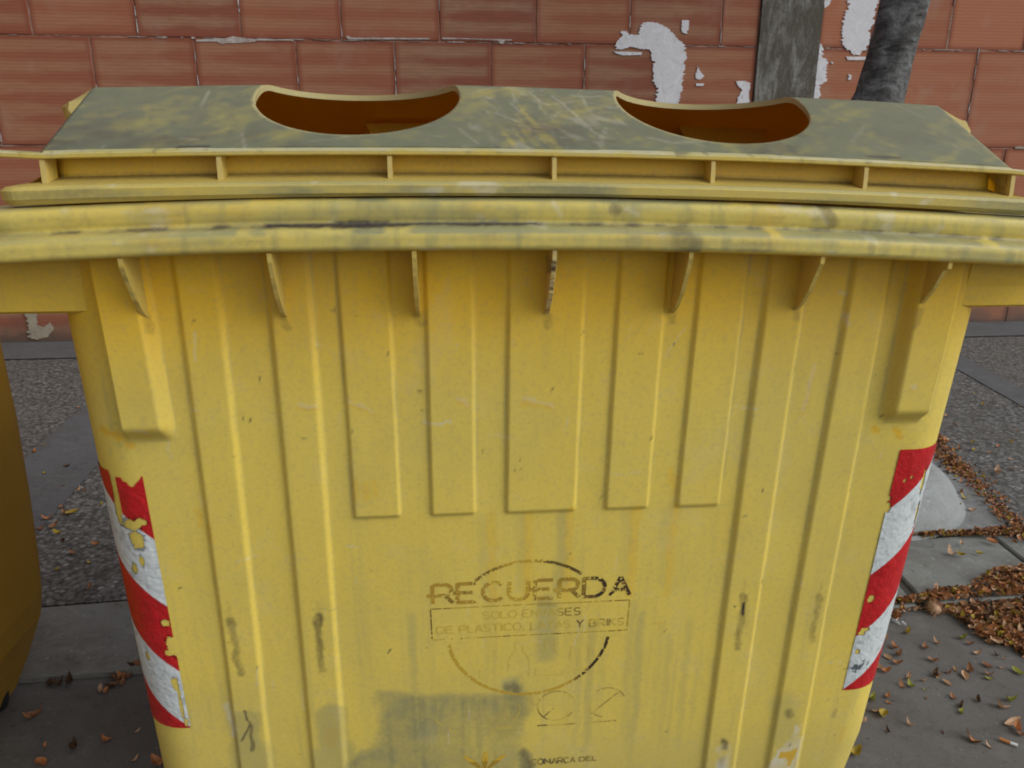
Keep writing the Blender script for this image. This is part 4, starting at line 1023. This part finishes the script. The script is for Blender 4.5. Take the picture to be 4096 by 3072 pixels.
for z in np.linspace(-.02, 3.5, 220):
    cx, rr = tpos(z); ring_ = []
    for a in np.linspace(0, 2 * math.pi, 49)[:-1]:
        b = 1 + .12 * (fbm(np.array([a * 1.3 + 3]), np.array([z * 3]), 5, 3)[0] - .5) + .12 * (fbm(np.array([a * 6]), np.array([z * 14]), 8, 4)[0] - .5)
        for kz, ka, kr, kw in ((1.60, 3.35, .36, .045), (2.0, 3.5, .18, .08), (2.18, 4.9, .2, .09), (1.45, 5.0, .1, .06)):
            b += kr * math.exp(-((z - kz) / kw) ** 2) * math.exp(-((a - ka) / .45) ** 2)
        ring_.append((cx + rr * b * math.cos(a), TY + rr * b * math.sin(a), z))
    rings.append(ring_)
m = MB(); m.loft(rings, True, True)
trunk = m.link('trunk', M_BARK, TREE, smooth=True)
m = MB(); tips = []; r = random.Random(4)
for k in range(7):
    a = k * .9 + .2; L = r.uniform(1.2, 1.9); p0 = Vector((2.5, TY, 3.3 + .04 * k)); pts = [p0]; dr = Vector((math.cos(a) * .7, math.sin(a) * .7, .8)).normalized()
    for i in range(6):
        dr = (dr + Vector((r.uniform(-.2, .2), r.uniform(-.2, .2), r.uniform(-.05, .2)))).normalized(); pts.append(pts[-1] + dr * L / 6); tips.append((pts[-1], i))
    m.tube(pts, [.07 * (1 - i / 7.5) for i in range(7)], 8)
m.link('branches', M_BARK, TREE)
M_LEAF, n, _, _ = new_mat('tree_leaf'); _f = noise(n, 4, 3, .5, pos(n)); principled(n, mixc(n, _f, (.035, .075, .018), (.12, .15, .03)), .6, transl=.3)
m = MB()
for p, i in tips:
    if i < 1: continue
    for k in range(55):
        c_ = p + Vector((r.gauss(0, .28), r.gauss(0, .28), r.gauss(.1, .2))); s_ = r.uniform(.03, .055)
        ax = Vector((r.uniform(-1, 1), r.uniform(-1, 1), r.uniform(-.4, .4))).normalized(); bx = ax.cross(Vector((r.uniform(-1, 1), r.uniform(-1, 1), 1))).normalized()
        m.add([c_ - ax * s_, c_ + bx * s_ * .45, c_ + ax * s_, c_ - bx * s_ * .45], [(0, 1, 2, 3)])
m.link('crown', M_LEAF, TREE)

# ------------------------------------------------------------------ fallen leaves and litter
def lf_mat(name, c): return flat_mat(name, c, .6, .35, 60, .3, .12)
LM = {'brown': lf_mat('dry_brown_leaf', (.26, .125, .06)), 'tan': lf_mat('dry_tan_leaf', (.44, .28, .165)), 'yellow': lf_mat('yellow_leaf', (.36, .26, .03)), 'green': lf_mat('yellow_green_leaf', (.25, .26, .04)), 'dark': lf_mat('rotten_leaf', (.065, .032, .014)), 'orange': lf_mat('orange_leaf', (.40, .17, .065))}
def leaf_geo(L, wd, curl, fold):
    V = []; n_ = 7
    for i in range(n_):
        t = i / (n_ - 1); hw = wd * math.sin(math.pi * (t * .93 + .035)) ** .8 / 2; x = (t - .5) * L; z = curl * (2 * t - 1) ** 2 * L * .5
        V += [(x, -hw, z + fold * hw), (x, 0, z), (x, hw, z + fold * hw)]
    F_ = []
    for i in range(n_ - 1):
        for j in (0, 1): a = i * 3 + j; F_.append((a, a + 3, a + 4, a + 1))
    return np.array(V), F_
def leaf_mesh(kind, i):
    r_ = random.Random(i * 7 + len(kind)); V, F_ = leaf_geo(.022 if kind != 'tan' else .026, .008 + .006 * r_.random(), r_.uniform(.2, 1.5), r_.uniform(.1, 1.1)); V[:, 1] += np.sin(V[:, 0] * r_.uniform(60, 160)) * .002
    V[:, 2] -= V[:, 2].min() - .001
    me = bpy.data.meshes.new('fallen_leaf'); me.from_pydata(V.tolist(), [], F_); me.materials.append(LM[kind]); me.update(); return me
LME = {k: [leaf_mesh(k, i) for i in range(9)] for k in LM}
def gz(x, y):
    if y < kf(x): return -.015
    if y < kb(x): return .010
    return .006 if (1 < x < 2.0 and y < 2.6) else .003
def surf(x, y):
    return 'road' if y < kf(x) else ('kerb' if y < kb(x) else 'pavement')
LAB = {'brown': 'small dry brown leaf', 'tan': 'pale tan curled leaf', 'yellow': 'small yellow fallen leaf', 'green': 'yellow-green fallen leaf', 'dark': 'dark shrivelled leaf', 'orange': 'orange-brown fallen leaf'}
SURF = {'road': 'lying on the grey asphalt right of the container', 'kerb': 'lying on the flat kerb stones', 'pavement': 'lying on the pavement behind the kerb stones', 'roadL': 'lying on the shaded ground between the two containers', 'kerbL': 'lying on the shaded kerb stones between the containers', 'pavementL': 'lying on the pavement left of the container'}
def leaf(kind, x, y, s=1.0, rz=None, z=None, label=None):
    me = random.choice(LME[kind]); o = bpy.data.objects.new('fallen_leaf', me); COL.objects.link(o)
    o.location = (x, y, gz(x, y) if z is None else z); o.rotation_euler = (random.gauss(0, .2), random.gauss(0, .2), random.uniform(0, 6.28) if rz is None else rz); o.scale = (s, s, s)
    k = surf(x, y) + ('L' if x < 0 else '')
    tag(o, label or (LAB[kind] + ' ' + SURF[k]), 'leaf', group='fallen leaves scattered on the ground')
LV = [('yellow', 1.198, 0.837, 1.5), ('green', 1.342, 0.798, 1.3), ('brown', 1.346, 0.773, 1.0), ('tan', 1.255, 0.786, 1.0), ('brown', 1.205, 0.766, 1.1), ('tan', 1.115, 0.816, 1.2), ('orange', 1.119, 0.775, 1.2), ('tan', 1.077, 0.734, 1.0), ('brown', 1.11, 0.742, 1.3), ('brown', 1.088, 0.708, 1.3), ('tan', 1.029, 0.698, 1.4), ('orange', 1.039, 0.678, 1.2), ('brown', 1.197, 0.707, 1.4), ('tan', 1.34, 0.731, 1.0), ('brown', 1.33, 0.676, 1.3), ('brown', 1.27, 0.659, 1.6), ('tan', 1.241, 0.642, 1.3), ('tan', 1.084, 0.645, 1.3), ('dark', 1.16, 0.653, 1.3), ('tan', 1.168, 0.648, 0.8), ('brown', 1.307, 0.641, 1.1), ('green', 1.297, 0.625, 1.1), ('brown', 1.049, 0.617, 1.2), ('green', 1.071, 0.613, 1.3), ('tan', 1.174, 0.619, 1.0), ('orange', 0.987, 0.582, 0.8), ('green', 0.94, 0.573, 1.3), ('tan', 0.923, 0.53, 1.3), ('yellow', 0.939, 0.514, 1.7), ('brown', 1.155, 0.562, 1.2), ('dark', 1.152, 0.532, 1.2), ('green', 1.139, 0.512, 0.9), ('dark', 1.212, 0.549, 1.1), ('green', 1.295, 0.538, 1.5), ('tan', 1.253, 0.517, 1.7), ('green', 1.394, 0.646, 1.5), ('tan', 1.243, 0.467, 2.0), ('orange', 1.238, 0.443, 1.5), ('dark', 1.104, 0.419, 1.8), ('orange', 1.107, 0.411, 1.2), ('yellow', 0.803, 0.398, 1.6), ('tan', 0.985, 0.48, 0.9), ('tan', 0.875, 0.497, 1.2), ('dark', 0.92, 0.463, 0.8), ('dark', 1.052, 0.449, 0.6), ('tan', 1.118, 0.631, 0.8), ('brown', 1.206, 0.659, 0.9), ('green', 1.1, 0.6, 0.5), ('tan', 1.133, 0.394, 0.9), ('brown', 1.235, 0.424, 1.2), ('dark', 1.387, 0.719, 0.8), ('tan', 1.235, 0.671, 0.7), ('orange', 2.009, 1.8, 1.4), ('brown', 1.942, 1.698, 1.2), ('yellow', 1.926, 1.645, 1.6), ('yellow', 1.85, 1.579, 1.2), ('yellow', 1.809, 1.547, 1.3), ('tan', 1.884, 1.546, 1.2), ('tan', 1.586, 1.225, 1.6), ('yellow', 1.615, 1.214, 1.4), ('yellow', 1.683, 1.219, 1.1), ('yellow', 1.715, 1.13, 0.9), ('green', 1.685, 1.1, 1.2), ('orange', 1.779, 1.29, 1.7), ('yellow', 1.642, 1.352, 1.3), ('yellow', 1.59, 1.354, 1.1), ('orange', 1.544, 1.357, 0.9), ('tan', 1.666, 1.287, 1.1), ('brown', 1.729, 1.341, 1.3), ('yellow', 2.359, 2.231, 1.3), ('yellow', 2.307, 2.14, 1.1), ('yellow', 2.545, 2.217, 1.4), ('brown', 2.241, 2.159, 1.5), ('brown', 2.353, 2.1, 1.3), ('tan', 2.475, 2.603, 1.2), ('yellow', 2.796, 2.769, 1.2), ('yellow', 2.882, 2.971, 0.9), ('tan', 2.241, 2.31, 1.5), ('tan', 2.224, 1.88, 2.0), ('tan', 2.339, 1.908, 1.2), ('yellow', 2.983, 2.735, 1.2), ('orange', 2.237, 2.294, 1.2), ('orange', 2.451, 2.172, 1.2), ('brown', 2.182, 2.052, 1.2), ('orange', -2.039, 2.454, 1.3), ('dark', -1.811, 2.275, 1.4), ('brown', -1.734, 2.065, 1.1), ('orange', -1.656, 1.864, 1.2), ('yellow', -1.584, 1.803, 2.2), ('brown', -1.615, 1.806, 1.3), ('orange', -1.655, 1.756, 1.8), ('brown', -1.602, 1.697, 1.7), ('orange', -1.642, 1.677, 1.3), ('yellow', -1.562, 1.635, 1.5), ('orange', -1.387, 1.541, 1.4), ('brown', -1.445, 1.484, 1.3), ('yellow', -2.037, 2.539, 1.0), ('orange', -2.124, 3.101, 0.8), ('orange', -1.629, 2.01, 1.1), ('tan', -1.65, 2.006, 1.2), ('yellow', -1.446, 1.374, 1.0), ('dark', -1.515, 1.584, 1.2), ('yellow', -1.507, 1.867, 0.9), ('yellow', -1.875, 2.198, 0.8), ('brown', -1.288, 1.254, 1.3), ('tan', -1.064, 0.777, 1.4), ('orange', -0.977, 0.589, 1.2), ('orange', -1.09, 0.523, 1.6), ('orange', -0.82, 0.498, 1.8), ('dark', -1.039, 0.566, 1.5), ('tan', -0.911, 0.612, 0.7), ('tan', -0.88, 0.52, 0.8), ('orange', -1.11, 0.579, 0.8), ('brown', -1.196, 0.683, 1.6), ('brown', -1.179, 0.694, 1.6), ('orange', -1.057, 0.83, 1.4), ('brown', -1.034, 0.813, 1.5), ('orange', -1.022, 0.822, 1.4), ('brown', -1.011, 0.826, 1.5), ('dark', -1.0, 0.835, 1.4), ('brown', -0.983, 0.838, 1.4), ('dark', -1.043, 0.787, 1.4), ('orange', -1.043, 0.769, 1.1), ('dark', -1.156, 0.81, 1.6), ('dark', -1.176, 0.802, 1.6), ('dark', -1.207, 0.805, 1.4), ('brown', -1.028, 0.795, 1.2), ('brown', -1.015, 0.798, 1.2), ('tan', -1.049, 0.829, 1.0)]
PILE = [(1.314, 0.95), (1.37, 1.001), (1.473, 0.992), (1.56, 1.058), (1.657, 1.095), (1.787, 1.132), (1.899, 1.155), (1.63, 0.726), (1.469, 0.694), (1.453, 0.752), (1.389, 0.769), (1.393, 0.84), (1.404, 0.903), (1.367, 0.932)]
LINE1 = [(2.239, 2.322), (2.157, 2.166), (2.116, 2.048), (2.089, 1.937), (2.068, 1.806), (2.033, 1.663), (1.991, 1.532), (1.962, 1.411), (1.921, 1.282)]
LINE2 = [(1.52, 1.36), (1.634, 1.36), (1.725, 1.353), (1.78, 1.349), (1.865, 1.36), (1.925, 1.337), (1.998, 1.331)]
LINE3 = [(1.176, 0.922), (1.244, 0.956), (1.314, 0.964), (1.378, 0.986), (1.49, 1.005)]
for kind, x, y, s_ in LV: leaf(kind, x, y, s_)
r = random.Random(21)
for k in range(28):
    x = r.uniform(.95, 1.75); y = r.uniform(.35, .98)
    leaf(r.choice(('brown', 'tan', 'brown', 'orange', 'green', 'dark')), x, y, r.uniform(.4, .7))
for k in range(22):
    x = r.uniform(1.9, 3.2); y = r.uniform(1.5, 3.2); leaf(r.choice(('yellow', 'tan', 'brown')), x, y, r.uniform(.6, 1.1))
for k in range(2):
    x = r.uniform(-1.9, -1.0); y = r.uniform(.4, 2.4); leaf(r.choice(('orange', 'brown', 'yellow', 'dark')), x, y, r.uniform(.6, 1.0))
# heaps of dry leaves and husks: nobody could count them
PAL = ['brown', 'tan', 'orange', 'dark', 'brown', 'orange', 'brown', 'orange', 'tan', 'dark', 'brown', 'yellow']
def heap(samples, name, label):
    m = MB(); mi = []
    for (x, y, z, s_) in samples:
        V, F_ = leaf_geo(.026 * s_, .015 * s_, r.uniform(.2, .9), r.uniform(.1, .9))
        R3 = Matrix.Rotation(r.uniform(0, 6.28), 3, 'Z') @ Matrix.Rotation(r.gauss(0, .9), 3, 'X') @ Matrix.Rotation(r.gauss(0, .6), 3, 'Y')
        V = V @ np.array(R3).T + np.array((x, y, z + .004)); m.add(V, F_); mi += [r.randrange(len(PAL))] * len(F_)
    o = m.link(name, [LM[k] for k in PAL]); 
    for p, i in zip(o.data.polygons, mi): p.material_index = i
    o['label'] = label; o['kind'] = 'stuff'; o['category'] = 'leaf litter'
xs_ = [p[0] for p in PILE]; ys_ = [p[1] for p in PILE]; P_ = []
while len(P_) < 2000:
    x = r.uniform(min(xs_), max(xs_) + .1); y = r.uniform(min(ys_), max(ys_))
    dn = float(fbm(np.array([x * 9]), np.array([y * 9]), 4, 3)[0])
    if inpoly(np.array([x + (dn - .5) * .08]), np.array([y + (dn - .5) * .08]), PILE)[0]:
        edge_ = min(1, max(0, (kf(x) + .02 - y) / .10)); base = -.015 if y < kf(x) else .008
        P_.append((x, y, base + r.random() * .016 * (dn * 1.6), r.choice((r.uniform(.3, .7), r.uniform(.6, 1.25)))))
heap(P_, 'leaf_litter', 'heap of dry brown leaves against the kerb at the right edge')
def along(L, k, wd, smin=.4, smax=.9, ztop=.01):
    out = []
    for _ in range(k):
        t = r.random() * (len(L) - 1); i = int(t); f = t - i; x = L[i][0] * (1 - f) + L[i + 1][0] * f; y = L[i][1] * (1 - f) + L[i + 1][1] * f
        dn = float(fbm(np.array([x * 5]), np.array([y * 5]), 6, 2)[0])
        x += r.gauss(0, wd * (dn + .2)); y += r.gauss(0, wd * (dn + .2)); out.append((x, y, gz(x, y) + r.random() * ztop, r.uniform(smin, smax)))
    return out
heap(along(LINE1, 750, .035) + along(LINE1[2:5], 250, .05), 'leaf_litter', 'line of dry leaves along the edge of the pebbly pavement at right')
heap(along(LINE2, 420, .010) + along(LINE2[3:], 300, .025), 'leaf_litter', 'thin line of dry leaves in the joint behind the kerb stones at right')
heap(along(LINE3, 420, .018), 'leaf_litter', 'dry leaves along the foot of the kerb right beside the container')
# spiky seed husk
cx, cy, cz = 1.338, .930, .000; m = MB(); r = random.Random(9)
rings = [[(cx + .019 * math.sin(t) * math.cos(a), cy + .019 * math.sin(t) * math.sin(a), cz + .015 * math.cos(t)) for a in np.linspace(0, 6.283, 17)[:-1]] for t in np.linspace(.05, 3.09, 10)]
m.loft(rings, True, True)
for k in range(150):
    d_ = Vector((r.gauss(0, 1), r.gauss(0, 1), r.gauss(.1, .8))).normalized(); p = Vector((cx, cy, cz)) + Vector((d_.x * .018, d_.y * .018, d_.z * .014)); sd = d_.cross(Vector((.3, .5, .8))).normalized() * .0011
    tip = p + d_ * r.uniform(.012, .024); sd2 = d_.cross(sd).normalized() * .0011
    m.add([p + sd, p - sd, p + sd2, tip], [(0, 1, 3), (1, 2, 3), (2, 0, 3)])
tag(m.link('seed_husk', LM['tan']), 'round spiky seed husk lying at the foot of the kerb', 'seed husk')
m = MB(); m.tube([(1.398, .976, .014), (1.43, .986, .020), (1.47, .998, .022), (1.506, 1.008, .024)], [.0016, .002, .0018, .0012], 6)
tag(m.link('twig', flat_mat('dry_twig', (.42, .36, .27))), 'thin pale twig lying across the leaf heap', 'twig')
# cigarette end
m = MB(); m.tube([(1.172, .413, -.009), (1.188, .398, -.009)], .004, 10)
cg_ = m.link('cigarette_end', flat_mat('cork_paper', (.42, .17, .05))); tag(cg_, 'crushed cigarette end with orange filter on the asphalt', 'cigarette end')
m = MB(); m.tube([(1.1885, .3975, -.009), (1.200, .388, -.009)], .0039, 10); m.link('paper', flat_mat('white_paper', (.6, .62, .62)), cg_)
# crumpled clear wrapper
m = MB(); rr_ = random.Random(2); nx, ny = 9, 5
for i in range(nx):
    for j in range(ny): m.V.append((1.165 + .050 * i / nx + rr_.uniform(-.003, .003), .905 - .05 * i / nx + .028 * j / ny + rr_.uniform(-.003, .003), -.012 + rr_.uniform(0, .012)))
m.F = [(i * ny + j, (i + 1) * ny + j, (i + 1) * ny + j + 1, i * ny + j + 1) for i in range(nx - 1) for j in range(ny - 1)]
mw, n, _, _ = new_mat('clear_film'); p_ = principled(n, (.45, .47, .5), .15, spec=.8); p_.inputs['Alpha'].default_value = .45
tag(m.link('wrapper', mw), 'crumpled clear plastic wrapper on the asphalt beside the container', 'wrapper')
